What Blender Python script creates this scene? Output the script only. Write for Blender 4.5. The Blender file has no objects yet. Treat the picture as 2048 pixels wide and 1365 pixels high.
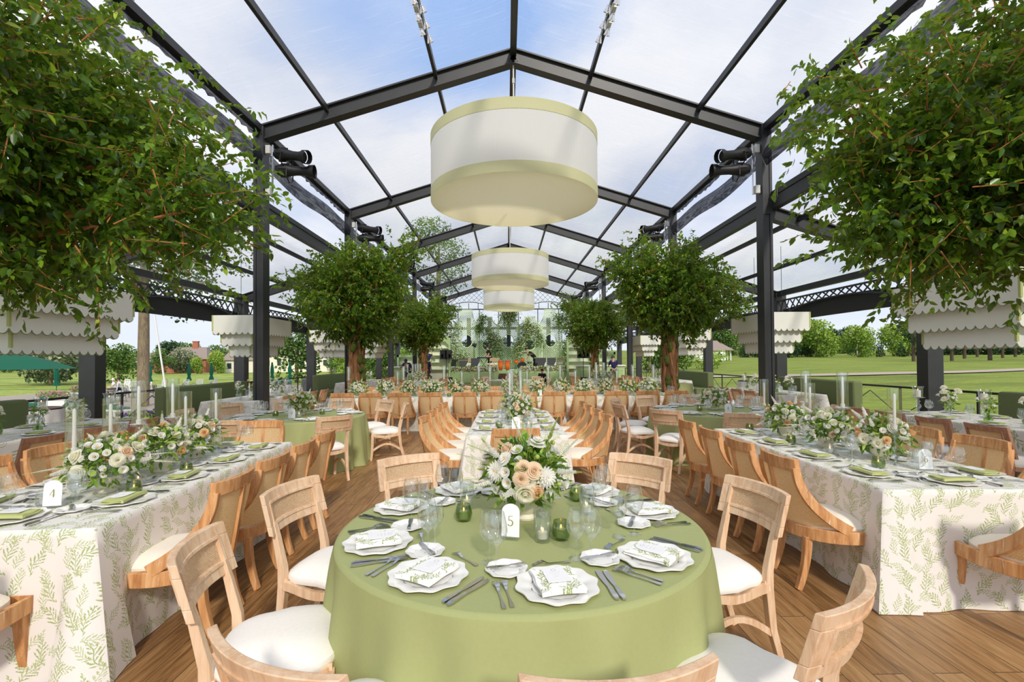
import bpy, math, random
import numpy as np
from mathutils import Vector, Matrix
C = bpy.context.scene.collection
PI = math.pi
R = math.radians
S = bpy.context.scene

# ------------------------------------------------------------------ camera
cd = bpy.data.cameras.new('camera'); cam = bpy.data.objects.new('camera', cd); C.objects.link(cam)
cd.sensor_width = 36.0; cd.lens = 957.0/2048*36; cd.shift_y = 0.0118
cd.clip_end = 2000; cd.clip_start = 0.05
cam.matrix_world = (Matrix.Translation((0, 0, 1.62)) @ Matrix.Rotation(R(-0.66), 4, 'Z')
                    @ Matrix.Rotation(PI/2+R(0.8), 4, 'X') @ Matrix.Rotation(R(-0.4), 4, 'Z'))
S.camera = cam
S.view_settings.view_transform = 'Standard'; S.view_settings.look = 'None'
S.view_settings.exposure = 0.0; S.view_settings.gamma = 1.0
try:
    S.cycles.transparent_max_bounces = 40; S.cycles.max_bounces = 10; S.cycles.diffuse_bounces = 4
except Exception: pass

# ------------------------------------------------------------------ node helper
class NT:
    def __init__(s, tree): s.t = tree; s.N = tree.nodes; s.L = tree.links
    def node(s, typ, **kw):
        n = s.N.new(typ)
        for k, v in kw.items(): setattr(n, k, v)
        return n
    def put(s, sock, v):
        if isinstance(v, bpy.types.NodeSocket): s.L.new(v, sock)
        elif v is not None: sock.default_value = v
    def m(s, op, a, b=None, c=None):
        n = s.node('ShaderNodeMath', operation=op); s.put(n.inputs[0], a)
        if b is not None: s.put(n.inputs[1], b)
        if c is not None: s.put(n.inputs[2], c)
        return n.outputs[0]
    def v(s, op, a, b=None):
        n = s.node('ShaderNodeVectorMath', operation=op); s.put(n.inputs[0], a)
        if b is not None: s.put(n.inputs[1], b)
        return n.outputs[0]
    def sep(s, a):
        n = s.node('ShaderNodeSeparateXYZ'); s.put(n.inputs[0], a); return n.outputs
    def comb(s, x, y, z=0.0):
        n = s.node('ShaderNodeCombineXYZ'); s.put(n.inputs[0], x); s.put(n.inputs[1], y); s.put(n.inputs[2], z); return n.outputs[0]
    def scale(s, vec, x, y, z):
        return s.v('MULTIPLY', vec, (x, y, z))
    def noise(s, vec, sc=5, det=4, rough=.55, dist=0):
        n = s.node('ShaderNodeTexNoise'); s.put(n.inputs['Vector'], vec); n.inputs['Scale'].default_value = sc
        n.inputs['Detail'].default_value = det; n.inputs['Roughness'].default_value = rough; n.inputs['Distortion'].default_value = dist
        return n.outputs[0]
    def ramp(s, f, stops, interp='LINEAR'):
        n = s.node('ShaderNodeValToRGB'); s.put(n.inputs[0], f); e = n.color_ramp.elements; n.color_ramp.interpolation = interp
        while len(e) < len(stops): e.new(.5)
        for i, (p, c) in enumerate(stops): e[i].position = p; e[i].color = (*c, 1) if len(c) == 3 else c
        return n.outputs[0]
    def mix(s, f, a, b):
        n = s.node('ShaderNodeMix', data_type='RGBA'); s.put(n.inputs[0], f); s.put(n.inputs[6], col4(a)); s.put(n.inputs[7], col4(b)); return n.outputs[2]
    def coord(s, k='Object'):
        return s.node('ShaderNodeTexCoord').outputs[k]
    def bump(s, h, st=.3, d=.01):
        n = s.node('ShaderNodeBump'); n.inputs['Strength'].default_value = st; n.inputs['Distance'].default_value = d; s.put(n.inputs['Height'], h); return n.outputs[0]
    def mixsh(s, f, a, b):
        n = s.node('ShaderNodeMixShader'); s.put(n.inputs[0], f); s.L.new(a, n.inputs[1]); s.L.new(b, n.inputs[2]); return n.outputs[0]
def col4(c): return (*c, 1.0) if isinstance(c, tuple) and len(c) == 3 else c
def srgb(r, g, b):
    f = lambda c: (c/255/12.92) if c/255 <= .04045 else ((c/255+.055)/1.055)**2.4
    return (f(r), f(g), f(b))
MATS = {}
def mat(name, color=None, rough=.6, metal=0.0, fn=None, spec=None, alpha=None, trans=None, bump=None, thin=None, emis=None):
    m = bpy.data.materials.new(name); m.use_nodes = True; t = NT(m.node_tree)
    p = m.node_tree.nodes['Principled BSDF']; out = m.node_tree.nodes['Material Output']
    p.inputs['Roughness'].default_value = rough; p.inputs['Metallic'].default_value = metal
    if spec is not None: p.inputs['Specular IOR Level'].default_value = spec
    c = fn(t) if fn else None
    if c is None:   # slight procedural mottling on every plain colour
        n = t.noise(t.coord(), 9, 3)
        c = t.mix(t.m('MULTIPLY', n, .22), color, tuple(x*.82 for x in color))
    if isinstance(c, tuple): c, b = c; t.put(p.inputs['Normal'], b)
    t.put(p.inputs['Base Color'], col4(c) if not isinstance(c, bpy.types.NodeSocket) else c)
    if emis: p.inputs['Emission Color'].default_value = (*emis[0], 1); p.inputs['Emission Strength'].default_value = emis[1]
    sh = p.outputs[0]
    if thin:      # light passing through petals, leaves and cloth
        tr = t.node('ShaderNodeBsdfTranslucent'); t.put(tr.inputs[0], col4(thin[1]) if len(thin) > 1 else c)
        sh = t.mixsh(thin[0], sh, tr.outputs[0])
    if alpha is not None:
        a = alpha(t) if callable(alpha) else alpha
        tp = t.node('ShaderNodeBsdfTransparent'); sh = t.mixsh(a, tp.outputs[0], sh)
    t.L.new(sh, out.inputs[0]); MATS[name] = m; return m
def glassmat(name, tint=(1, 1, 1), ior=1.45, rough=.02, base=.04, streak=None):
    m = bpy.data.materials.new(name); m.use_nodes = True; t = NT(m.node_tree)
    m.node_tree.nodes.remove(m.node_tree.nodes['Principled BSDF']); out = m.node_tree.nodes['Material Output']
    fr = t.node('ShaderNodeLayerWeight'); fr.inputs[0].default_value = .5; f0 = ((ior-1)/(ior+1))**2*1.6
    tp = t.node('ShaderNodeBsdfTransparent'); tp.inputs[0].default_value = (*tint, 1)
    g = t.node('ShaderNodeBsdfGlossy'); g.inputs['Roughness'].default_value = rough; g.inputs[0].default_value = (1, 1, 1, 1)
    if streak: t.L.new(t.bump(streak(t), .35, .02), g.inputs['Normal']); t.L.new(g.inputs['Normal'].links[0].from_socket, fr.inputs['Normal'])
    f = t.m('MINIMUM', t.m('ADD', t.m('MULTIPLY', t.m('POWER', fr.outputs[1], 4.0), .75), base+f0), 1.0)
    sh = t.mixsh(f, tp.outputs[0], g.outputs[0])
    if streak:
        d = t.node('ShaderNodeBsdfTranslucent'); d.inputs[0].default_value = (.9, .9, .92, 1)
        k = t.ramp(streak(t), [(.55, (0, 0, 0)), (.8, (.16, .16, .16))])
        sh = t.mixsh(k, sh, d.outputs[0])
    t.L.new(sh, out.inputs[0]); MATS[name] = m; return m

# ------------------------------------------------------------------ world and sun
w = bpy.data.worlds.new('sky'); S.world = w; w.use_nodes = True; t = NT(w.node_tree); bg = w.node_tree.nodes['Background']
dirv = t.coord('Generated'); sx, sy, sz = t.sep(dirv)
zz = t.m('ADD', t.m('MAXIMUM', sz, 0.0), .18)
pl = t.comb(t.m('DIVIDE', sx, zz), t.m('DIVIDE', sy, zz), 0)
n1 = t.noise(t.v('ADD', pl, (3.1, 0.55, 0)), 1.05, 7, .52, .25)
# a clear blue gap high in the middle of the sky ahead
gx = t.m('MULTIPLY', t.m('ADD', sx, .02), 3.0); gy = t.m('MULTIPLY', t.m('SUBTRACT', sz, .62), 2.6)
gap = t.m('MAXIMUM', t.m('SUBTRACT', 1.0, t.m('SQRT', t.m('ADD', t.m('MULTIPLY', gx, gx), t.m('MULTIPLY', gy, gy)))), 0.0)
cl = t.m('SUBTRACT', n1, t.m('MULTIPLY', gap, .40))
blue = t.ramp(t.m('MAXIMUM', sz, 0.0), [(0, srgb(222, 233, 245)), (.25, srgb(196, 214, 242)), (.7, srgb(140, 178, 236))])
skc = t.mix(t.ramp(cl, [(.20, (0, 0, 0)), (.42, (1, 1, 1))]), blue, t.ramp(n1, [(.38, srgb(206, 214, 232)), (.56, srgb(238, 240, 246))]))
hz = t.mix(t.ramp(sz, [(0.02, (1, 1, 1)), (.22, (0, 0, 0))]), skc, srgb(224, 233, 243))
t.put(bg.inputs[0], hz); bg.inputs[1].default_value = 1.13
sd = bpy.data.lights.new('sun', 'SUN'); sun = bpy.data.objects.new('sun', sd); C.objects.link(sun)
sd.energy = 2.5; sd.angle = R(5.0); sd.color = (1.0, .93, .82)
sv = Vector((-.20, .86, -.60)); sun.rotation_euler = sv.to_track_quat('-Z', 'Y').to_euler()

# ------------------------------------------------------------------ mesh builder
class MB:
    def __init__(s): s.v = []; s.f = []; s.mi = []
    def add(s, vs, fs, mi=0):
        o = len(s.v); s.v += [tuple(x) for x in vs]; s.f += [tuple(i+o for i in f) for f in fs]; s.mi += [mi]*len(fs); return s
    def box(s, c, d, rot=None, mi=0):
        hx, hy, hz = d[0]/2, d[1]/2, d[2]/2
        vs = [Vector((x*hx, y*hy, z*hz)) for x in (-1, 1) for y in (-1, 1) for z in (-1, 1)]
        if rot is not None: vs = [rot @ q for q in vs]
        c = Vector(c)
        return s.add([q+c for q in vs], [(0, 1, 3, 2), (4, 6, 7, 5), (0, 4, 5, 1), (2, 3, 7, 6), (0, 2, 6, 4), (1, 5, 7, 3)], mi)
    def sweep(s, pts, a, wa, wb, mi=0, closed=False):
        """rectangular section swept along pts; a = vector or list of width directions, wa along a, wb along the other axis"""
        pts = [Vector(p) for p in pts]; n = len(pts); vs = []; fs = []
        for i, p in enumerate(pts):
            tg = (pts[(i+1) % n]-pts[i-1]) if closed else (pts[min(i+1, n-1)]-pts[max(i-1, 0)])
            tg.normalize(); A = Vector(a[i] if isinstance(a, list) else a); A = (A - tg*A.dot(tg)).normalized(); B = tg.cross(A)
            x = wa[i] if isinstance(wa, (list, tuple)) else wa; y = wb[i] if isinstance(wb, (list, tuple)) else wb
            vs += [p+A*x/2+B*y/2, p-A*x/2+B*y/2, p-A*x/2-B*y/2, p+A*x/2-B*y/2]
        for i in range(n if closed else n-1):
            j = (i+1) % n
            for k in range(4): fs.append((i*4+k, i*4+(k+1) % 4, j*4+(k+1) % 4, j*4+k))
        if not closed: fs += [(3, 2, 1, 0), (n*4-4, n*4-3, n*4-2, n*4-1)]
        return s.add(vs, fs, mi)
    def bar(s, p, q, wa, wb=None, a=(0, 0, 1), mi=0):
        p = Vector(p); q = Vector(q); dd = (q-p).normalized()
        if abs(dd.dot(Vector(a))) > .98: a = (1, 0, 0)
        return s.sweep([p, q], a, wa, wb or wa, mi)
    def tube(s, pts, r, n=8, mi=0, cap=True):
        pts = [Vector(p) for p in pts]; N = len(pts); vs = []; fs = []; up = Vector((.3, .2, 1)).normalized()
        for i, p in enumerate(pts):
            tg = (pts[min(i+1, N-1)]-pts[max(i-1, 0)]).normalized()
            A = up - tg*up.dot(tg)
            if A.length < .1: A = Vector((1, 0, 0)) - tg*tg.x
            A.normalize(); B = tg.cross(A); up = A; rr = r[i] if isinstance(r, (list, tuple)) else r
            vs += [p+(A*math.cos(2*PI*k/n)+B*math.sin(2*PI*k/n))*rr for k in range(n)]
        for i in range(N-1):
            for k in range(n): fs.append((i*n+k, i*n+(k+1) % n, (i+1)*n+(k+1) % n, (i+1)*n+k))
        if cap: fs += [tuple(range(n))[::-1], tuple((N-1)*n+k for k in range(n))]
        return s.add(vs, fs, mi)
    def lathe(s, prof, n=16, c=(0, 0, 0), mi=0, rf=None):
        vs = []; fs = []; m = len(prof)
        for (r, z) in prof:
            for k in range(n):
                a = 2*PI*k/n; q = r*(rf(a) if rf else 1)
                vs.append((c[0]+q*math.cos(a), c[1]+q*math.sin(a), c[2]+z))
        for i in range(m-1):
            for k in range(n): fs.append((i*n+k, i*n+(k+1) % n, (i+1)*n+(k+1) % n, (i+1)*n+k))
        return s.add(vs, fs, mi)
    def disc(s, r, c, n=16, mi=0, rf=None):
        vs = [(c[0]+r*(rf(2*PI*k/n) if rf else 1)*math.cos(2*PI*k/n), c[1]+r*(rf(2*PI*k/n) if rf else 1)*math.sin(2*PI*k/n), c[2]) for k in range(n)]
        return s.add(vs, [tuple(range(n))], mi)
    def grid(s, fn, nu, nv, mi=0, closeu=False):
        vs = [fn(i/nu, j/nv) for j in range(nv+1) for i in range(nu if closeu else nu+1)]; W = nu if closeu else nu+1
        fs = [(j*W+i, j*W+(i+1) % W, (j+1)*W+(i+1) % W, (j+1)*W+i) for j in range(nv) for i in range(nu)]
        return s.add(vs, fs, mi)
    def slab(s, fn, nu, nv, th, mi=0):
        """curved plate: fn(u,v) front point, th = offset vector or function"""
        g = [[Vector(fn(i/nu, j/nv)) for i in range(nu+1)] for j in range(nv+1)]
        T = lambda p, i, j: p+Vector(th(i/nu, j/nv) if callable(th) else th)
        vs = [p for r_ in g for p in r_]+[T(g[j][i], i, j) for j in range(nv+1) for i in range(nu+1)]
        W = nu+1; K = W*(nv+1); fs = []
        for j in range(nv):
            for i in range(nu):
                a = j*W+i; fs.append((a, a+1, a+W+1, a+W)); fs.append((K+a, K+a+W, K+a+W+1, K+a+1))
        for i in range(nu): fs.append((i, K+i, K+i+1, i+1)); b = nv*W+i; fs.append((b, b+1, K+b+1, K+b))
        for j in range(nv): a = j*W; fs.append((a, a+W, K+a+W, K+a)); b = a+nu; fs.append((b, K+b, K+b+W, b+W))
        return s.add(vs, fs, mi)
    def prism(s, poly, h0, h1, axis='z', mi=0):
        n = len(poly); P = lambda a, b, h: (a, b, h) if axis == 'z' else ((a, h, b) if axis == 'y' else (h, a, b))
        vs = [P(a, b, h0) for a, b in poly]+[P(a, b, h1) for a, b in poly]
        return s.add(vs, [tuple(range(n))[::-1], tuple(range(n, 2*n))]+[(i, (i+1) % n, n+(i+1) % n, n+i) for i in range(n)], mi)
    def ball(s, c, r, nu=10, nv=6, mi=0, sq=(1, 1, 1)):
        return s.grid(lambda u, v: (c[0]+r*sq[0]*math.sin(PI*v)*math.cos(2*PI*u), c[1]+r*sq[1]*math.sin(PI*v)*math.sin(2*PI*u), c[2]-r*sq[2]*math.cos(PI*v)), nu, nv, mi, True)
    def xf(s, M, start=0):
        s.v = s.v[:start]+[tuple(M @ Vector(q)) for q in s.v[start:]]; return s
    def mesh(s, name, mats, smooth=False):
        me = bpy.data.meshes.new(name); me.from_pydata(s.v, [], s.f); me.update()
        for m_ in (mats if isinstance(mats, (list, tuple)) else [mats]): me.materials.append(m_)
        if any(s.mi): me.polygons.foreach_set('material_index', s.mi)
        if smooth:
            me.polygons.foreach_set('use_smooth', [True]*len(me.polygons))
            try: me.set_sharp_from_angle(angle=R(smooth if smooth is not True else 50))
            except Exception: pass
        return me
    def build(s, name, mats, parent=None, smooth=False, bevel=0):
        o = bpy.data.objects.new(name, s.mesh(name, mats, smooth)); C.objects.link(o)
        if parent: o.parent = parent
        if bevel:
            b = o.modifiers.new('bevel', 'BEVEL'); b.width = bevel; b.segments = 2; b.limit_method = 'ANGLE'; b.angle_limit = R(40)
        return o
def words(q):
    if not q: return q
    for a, b in (('round table 11', 'right round table'), ('round table 9', 'left round table'), ('round table 5', 'front round table'), ('long table 10', 'centre long table'), ('long table 4', 'left long table'), ('long table 6', 'right long table'),
                 ('table 11', 'right round table'), ('table 9', 'left round table'), ('table 5', 'front table'), ('table 10', 'centre long table'), ('table 4', 'left long table'), ('table 6', 'right long table')): q = q.replace(a, b)
    return q
def tag(o, label=None, cat=None, group=None, kind=None):
    label, group = words(label), words(group)
    if label:
        n = len(label.split())
        if n < 4 or n > 16: print('LABEL LENGTH', n, label)
        o['label'] = label
    if cat: o['category'] = cat
    if group: o['group'] = group
    if kind: o['kind'] = kind
    return o
def thing(name, label, cat, loc=(0, 0, 0), rz=0, group=None, kind=None):
    o = bpy.data.objects.new(name, None); C.objects.link(o); o.location = loc; o.rotation_euler = (0, 0, rz); o.empty_display_size = .1
    return tag(o, label, cat, group, kind)
def part(name, me, parent, loc=(0, 0, 0), rot=(0, 0, 0), sc=1):
    o = bpy.data.objects.new(name, me); C.objects.link(o); o.parent = parent; o.location = loc; o.rotation_euler = rot
    o.scale = (sc, sc, sc) if not isinstance(sc, tuple) else sc
    return o
def copy_tree(o, parent=None):
    c = o.copy(); C.objects.link(c); c.parent = parent
    for ch in o.children: copy_tree(ch, c)
    return c
class Kind:                    # first use is the built one, every later use a copy of it and of its parts
    def __init__(s, fn): s.fn = fn; s.o = None
    def __call__(s, loc, rz, label, group=None, cat=None, rot=None, sc=None):
        if s.o is None: s.o = s.fn(); o = s.o
        else: o = copy_tree(s.o)
        o.location = loc; o.rotation_euler = rot or (0, 0, rz)
        if sc: o.scale = (sc, sc, sc)
        if 'group' in o: del o['group']
        return tag(o, label, cat, group)
rnd = random.Random(7)

# ------------------------------------------------------------------ materials
def wood(c0, c1, c2, pale, ax=2):
    def fn(t):
        v = t.coord(); sc = [26, 26, 26]; sc[ax] = 3
        g = t.noise(t.scale(v, *sc), 1.0, 5, .65, .4)
        c = t.ramp(g, [(.3, c0), (.52, c1), (.72, c2)])
        w_ = t.noise(t.scale(v, sc[0]*2.2, sc[1]*2.2, sc[2]*2.2), 1.0, 4, .7)
        return t.mix(t.ramp(w_, [(.58, (0, 0, 0)), (.72, (.7, .7, .7))]), c, pale), t.bump(g, .2, .004)
    return fn
teak = mat('teak_wood', fn=wood(srgb(170, 112, 64), srgb(208, 152, 98), srgb(226, 180, 130), srgb(242, 222, 198)), rough=.55)
palew = mat('pale_wood', fn=wood(srgb(206, 164, 126), srgb(226, 192, 158), srgb(236, 210, 182), srgb(243, 226, 206)), rough=.6)
pinkw = mat('rosy_wood', fn=wood(srgb(176, 124, 94), srgb(200, 150, 120), srgb(214, 170, 142), srgb(228, 196, 172)), rough=.6)
def canefn(c0, c1):
    def fn(t):
        n = t.noise(t.scale(t.coord(), 90, 90, 420), 1, 3); n2 = t.noise(t.scale(t.coord(), 420, 90, 60), 1, 3)
        return t.mix(t.ramp(t.m('ADD', t.m('MULTIPLY', n, .5), t.m('MULTIPLY', n2, .5)), [(.36, (0, 0, 0)), (.62, (1, 1, 1))]), c0, c1)
    return fn
def canea(lo):
    def fn(t):
        x, y, z = t.sep(t.coord()); k = 2*PI/.0075
        a = t.m('ABSOLUTE', t.m('SINE', t.m('MULTIPLY', x, k/2))); b = t.m('ABSOLUTE', t.m('SINE', t.m('MULTIPLY', z, k/2)))
        return t.m('SUBTRACT', 1.0, t.m('MULTIPLY', t.m('GREATER_THAN', t.m('MULTIPLY', a, b), .62), 1-lo))
    return fn
cane = mat('woven_cane', fn=canefn(srgb(230, 188, 124), srgb(255, 238, 200)), rough=.7, alpha=canea(.6), thin=(.42,))
canep = mat('pale_cane', fn=canefn(srgb(206, 164, 118), srgb(248, 228, 196)), rough=.7, alpha=canea(.35), thin=(.3,))
def weave(c, amt=.05, sc=900):
    def fn(t):
        n = t.noise(t.coord(), 60, 4); x, y, z = t.sep(t.coord())
        wv = t.m('MULTIPLY', t.m('SINE', t.m('MULTIPLY', t.m('ADD', x, z), sc)), t.m('SINE', t.m('MULTIPLY', t.m('ADD', y, z), sc)))
        return t.mix(n, tuple(q*(1-amt) for q in c), tuple(min(1, q*(1+amt)) for q in c)), t.bump(wv, .08, .001)
    return fn
linen = mat('cream_linen', fn=weave(srgb(240, 231, 216)), rough=.85)
whitelinen = mat('white_linen', fn=weave(srgb(242, 238, 232)), rough=.85)
greencloth = mat('sage_green_linen', fn=weave(srgb(174, 180, 122), .05), rough=.8, thin=(.12,))
napgreen = mat('moss_green_napkin', fn=weave(srgb(186, 192, 126), .06), rough=.85)
sofag = mat('olive_upholstery', fn=weave(srgb(112, 124, 82), .16), rough=.9)
whitecloth = mat('plain_white_cloth', fn=weave(srgb(238, 236, 236)), rough=.85, thin=(.1,))
def sprig(t, vec, scale, seed, leaf=1.0, spread=.9):
    vv = t.v('ADD', t.v('MULTIPLY', vec, (scale, scale, scale)), (seed, seed*1.7, 0))
    vn = t.node('ShaderNodeTexVoronoi', voronoi_dimensions='2D'); t.put(vn.inputs['Vector'], vv); vn.inputs['Scale'].default_value = 1; vn.inputs['Randomness'].default_value = .8
    loc = t.v('SUBTRACT', vv, vn.outputs['Position']); x, y, z = t.sep(loc); cr = t.sep(vn.outputs['Color'])
    a = t.m('MULTIPLY', t.m('SUBTRACT', cr[0], .5), 2*spread)
    ca, sa = t.m('COSINE', a), t.m('SINE', a)
    u = t.m('ADD', t.m('MULTIPLY', x, ca), t.m('MULTIPLY', y, sa)); v_ = t.m('SUBTRACT', t.m('MULTIPLY', y, ca), t.m('MULTIPLY', x, sa))
    u = t.m('SUBTRACT', u, t.m('MULTIPLY', t.m('SINE', t.m('MULTIPLY', v_, 7)), .06))
    au = t.m('ABSOLUTE', u); av = t.m('ABSOLUTE', v_)
    inside = t.m('LESS_THAN', av, .55)
    stem = t.m('MULTIPLY', t.m('LESS_THAN', au, .012), inside)
    wob = t.m('MULTIPLY', t.noise(vv, 6, 2), .35)
    side = t.m('MULTIPLY', t.m('GREATER_THAN', u, 0), .5)
    tt = t.m('FRACT', t.m('ADD', t.m('ADD', t.m('MULTIPLY', t.m('SUBTRACT', v_, t.m('MULTIPLY', au, 1.1)), 7.5/leaf), wob), side))
    Lm = t.m('MULTIPLY', t.m('SUBTRACT', .62, av), .46)
    thick = t.m('MULTIPLY', t.m('SINE', t.m('MULTIPLY', t.m('MINIMUM', t.m('DIVIDE', au, t.m('MAXIMUM', Lm, .001)), 1.0), PI)), .27)
    broken = t.m('GREATER_THAN', t.noise(vv, 14, 2), .42)
    lf = t.m('MULTIPLY', t.m('MULTIPLY', t.m('LESS_THAN', t.m('ABSOLUTE', t.m('SUBTRACT', tt, .5)), thick), broken), t.m('LESS_THAN', au, Lm))
    return t.m('MAXIMUM', stem, lf)
def boxvec(t):
    x, y, z = t.sep(t.coord()); nx, ny, nz = t.sep(t.coord('Normal'))
    ax, ay, az = [t.m('ABSOLUTE', q) for q in (nx, ny, nz)]
    top = t.m('GREATER_THAN', az, .7); sx = t.m('GREATER_THAN', ax, ay)
    h = t.m('ADD', t.m('MULTIPLY', sx, y), t.m('MULTIPLY', t.m('SUBTRACT', 1.0, sx), x))
    hh = t.m('ADD', t.m('MULTIPLY', top, x), t.m('MULTIPLY', t.m('SUBTRACT', 1.0, top), h))
    vv = t.m('ADD', t.m('MULTIPLY', top, y), t.m('MULTIPLY', t.m('SUBTRACT', 1.0, top), z))
    return t.comb(hh, vv, 0)
def printed(ground, ink, scale, leaf, boxm=True, second=True, ink2=None):
    def fn(t):
        v = boxvec(t) if boxm else t.coord()
        k = sprig(t, v, scale, 0.0, leaf)
        c = t.mix(k, ground, ink)
        if second: c = t.mix(sprig(t, v, scale*1.25, 3.37, leaf, 1.6), c, ink2 or ink)
        return c
    return fn
sprigcloth = mat('sprig_printed_cloth', fn=printed(srgb(241, 237, 232), srgb(172, 186, 126), 7.0, 1.25, ink2=srgb(190, 200, 152)), rough=.8, thin=(.08,))
def floral(t):
    v = boxvec(t); k = sprig(t, v, 3.2, 1.3, 1.5, 3.1)
    vn = t.node('ShaderNodeTexVoronoi', voronoi_dimensions='2D'); t.put(vn.inputs['Vector'], v); vn.inputs['Scale'].default_value = 4.6
    d = vn.outputs['Distance']; ring = t.m('LESS_THAN', t.m('ABSOLUTE', t.m('SUBTRACT', t.m('FRACT', t.m('MULTIPLY', d, 9)), .5)), .16)
    ring = t.m('MULTIPLY', ring, t.m('LESS_THAN', d, .34))
    c = t.mix(k, srgb(238, 234, 228), srgb(172, 178, 128)); return t.mix(ring, c, srgb(184, 186, 146))
floralcloth = mat('large_floral_cloth', fn=floral, rough=.8, thin=(.08,))
naprint = mat('sprig_printed_napkin', fn=printed(srgb(247, 246, 242), srgb(160, 170, 100), 13, 1.9, False), rough=.85)
china = mat('white_china', (.88, .87, .84), rough=.18)
paper = mat('white_card', (.9, .9, .91), rough=.6)
inkgold = mat('olive_gold_ink', srgb(140, 144, 70), rough=.5)
inkgrey = mat('pale_grey_ink', srgb(205, 205, 210), rough=.7)
silver = mat('polished_silver', (.62, .62, .64), rough=.16, metal=1.0)
wineg = glassmat('clear_wine_glass', (.975, .985, .985), base=.035)
crystal = glassmat('heavy_crystal', (.9, .94, .95), ior=1.6, base=.09, rough=.05)
ribbed = glassmat('ribbed_glass', (.93, .95, .95), base=.08, rough=.15)
greeng = glassmat('green_glass', (.64, .73, .50), base=.05)
limeg = glassmat('lime_glass', (.62, .78, .22), base=.05)
acrylic = glassmat('acrylic', (.93, .95, .96), base=.06)
wax = mat('ivory_wax', (.9, .88, .82), rough=.4, thin=(.2,))
flame = mat('candle_flame', (1, .6, .25), emis=((1, .5, .16), 4))
wickm = mat('dark_wick', (.05, .04, .03))
bowlm = mat('ivory_ceramic', srgb(232, 226, 206), rough=.5)
def leafcol(cols, attr='leafvar'):
    def fn(t):
        a = t.node('ShaderNodeAttribute', attribute_name=attr)
        return t.ramp(a.outputs['Fac'], cols)
    return fn
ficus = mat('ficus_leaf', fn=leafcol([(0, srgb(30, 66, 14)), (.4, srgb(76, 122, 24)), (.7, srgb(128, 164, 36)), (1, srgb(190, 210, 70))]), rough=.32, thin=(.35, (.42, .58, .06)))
bloomleaf = mat('bouquet_leaf', fn=leafcol([(0, srgb(48, 88, 24)), (.45, srgb(104, 144, 44)), (1, srgb(178, 204, 88))]), rough=.4, thin=(.25, (.3, .45, .08)))
bouqs = mat('green_stem', srgb(120, 150, 66), rough=.5)
bark = mat('vine_bark', fn=wood(srgb(96, 62, 36), srgb(152, 106, 68), srgb(184, 138, 92), srgb(96, 104, 48)), rough=.8)
branchm = mat('orange_branch', srgb(186, 122, 74), rough=.7)
barkp = mat('dark_pine_bark', srgb(84, 72, 60), rough=.9)
barkg = mat('grey_bark', fn=wood(srgb(96, 84, 66), srgb(140, 124, 100), srgb(170, 152, 124), srgb(120, 118, 90)), rough=.9)
moss = mat('moss', srgb(84, 96, 34), rough=.95)
pwhite = mat('white_petal', (.99, .98, .94), rough=.6, thin=(.5,))
pcream = mat('cream_petal', (.99, .97, .84), rough=.6, thin=(.5,))
ppeach = mat('peach_petal', (.98, .70, .40), rough=.6, thin=(.45,))
ppink = mat('blush_petal', (.98, .80, .60), rough=.6, thin=(.45,))
pgreen = mat('lime_bud', srgb(186, 204, 104), rough=.5, thin=(.2,))
pyel = mat('yellow_centre', srgb(236, 172, 40), rough=.7)
blackm = mat('black_painted_steel', fn=lambda t: t.mix(t.noise(t.coord(), 3, 4), srgb(34, 35, 38), srgb(56, 57, 60)), rough=.42)
blackf = mat('black_plastic', srgb(26, 26, 28), rough=.5)
grill = mat('black_mesh_cloth', srgb(20, 20, 24), rough=.9)
clampm = mat('aluminium_clamp', srgb(215, 215, 212), rough=.4)
vinyl = glassmat('clear_vinyl', (.975, .98, .985), ior=1.35, base=.0, rough=.04, streak=lambda t: t.noise(t.scale(t.coord(), 1.4, 16, 1.4), 1.0, 5, .6, .8))
darkv = mat('dark_vinyl', srgb(40, 42, 56), rough=.6, spec=.08, alpha=lambda t: t.m('MULTIPLY', t.ramp(t.noise(t.scale(t.coord(), 5, 1.2, 9), 1, 5, .7, 1.5), [(.35, (.8,)*3), (.6, (.97,)*3)]), 1.0))  # roof beam reflections on the rolled panels are put into this dark colour
shadew = mat('white_pleated_fabric', fn=weave(srgb(254, 253, 250)), rough=.8, thin=(.55,))
shadeg = mat('green_trim_fabric', fn=weave(srgb(222, 220, 176)), rough=.8, thin=(.3,))
shadeb = mat('cream_diffuser', fn=weave(srgb(252, 243, 206)), rough=.8, thin=(.55,))
scw = mat('white_scallop_board', srgb(244, 244, 236), rough=.7)
sct = mat('grey_green_piping', srgb(146, 158, 124), rough=.7)
scc = mat('pale_green_corner', srgb(190, 198, 128), rough=.7)
sage = mat('sage_green_paint', srgb(172, 200, 140), rough=.55)
sagel = mat('pale_sage_paint', srgb(218, 236, 196), rough=.55)
sagei = mat('cream_shelf_back', srgb(232, 236, 210), rough=.6)
canvasg = mat('dark_green_canvas', srgb(10, 104, 78), rough=.8, thin=(.15,))
whitep = mat('white_paint', (.86, .86, .84), rough=.5)
brownp = mat('brown_wood', srgb(84, 50, 30), rough=.5)
cratem = mat('tan_plastic_crate', srgb(176, 150, 122), rough=.6)
tarp = mat('charcoal_cover', srgb(72, 74, 76), rough=.8)
tealm = mat('teal_cover', srgb(60, 120, 108), rough=.7)
navy = mat('navy_cotton', srgb(34, 36, 84), rough=.9); blackc = mat('black_cotton', srgb(20, 20, 22), rough=.9)
camo = mat('grey_camouflage', fn=lambda t: t.ramp(t.noise(t.coord(), 14, 2), [(.45, srgb(92, 90, 78)), (.52, srgb(148, 142, 124))]), rough=.9)
khaki = mat('khaki_cotton', srgb(96, 88, 74), rough=.9); pinkc = mat('pink_shoe', srgb(226, 90, 130), rough=.7)
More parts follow.
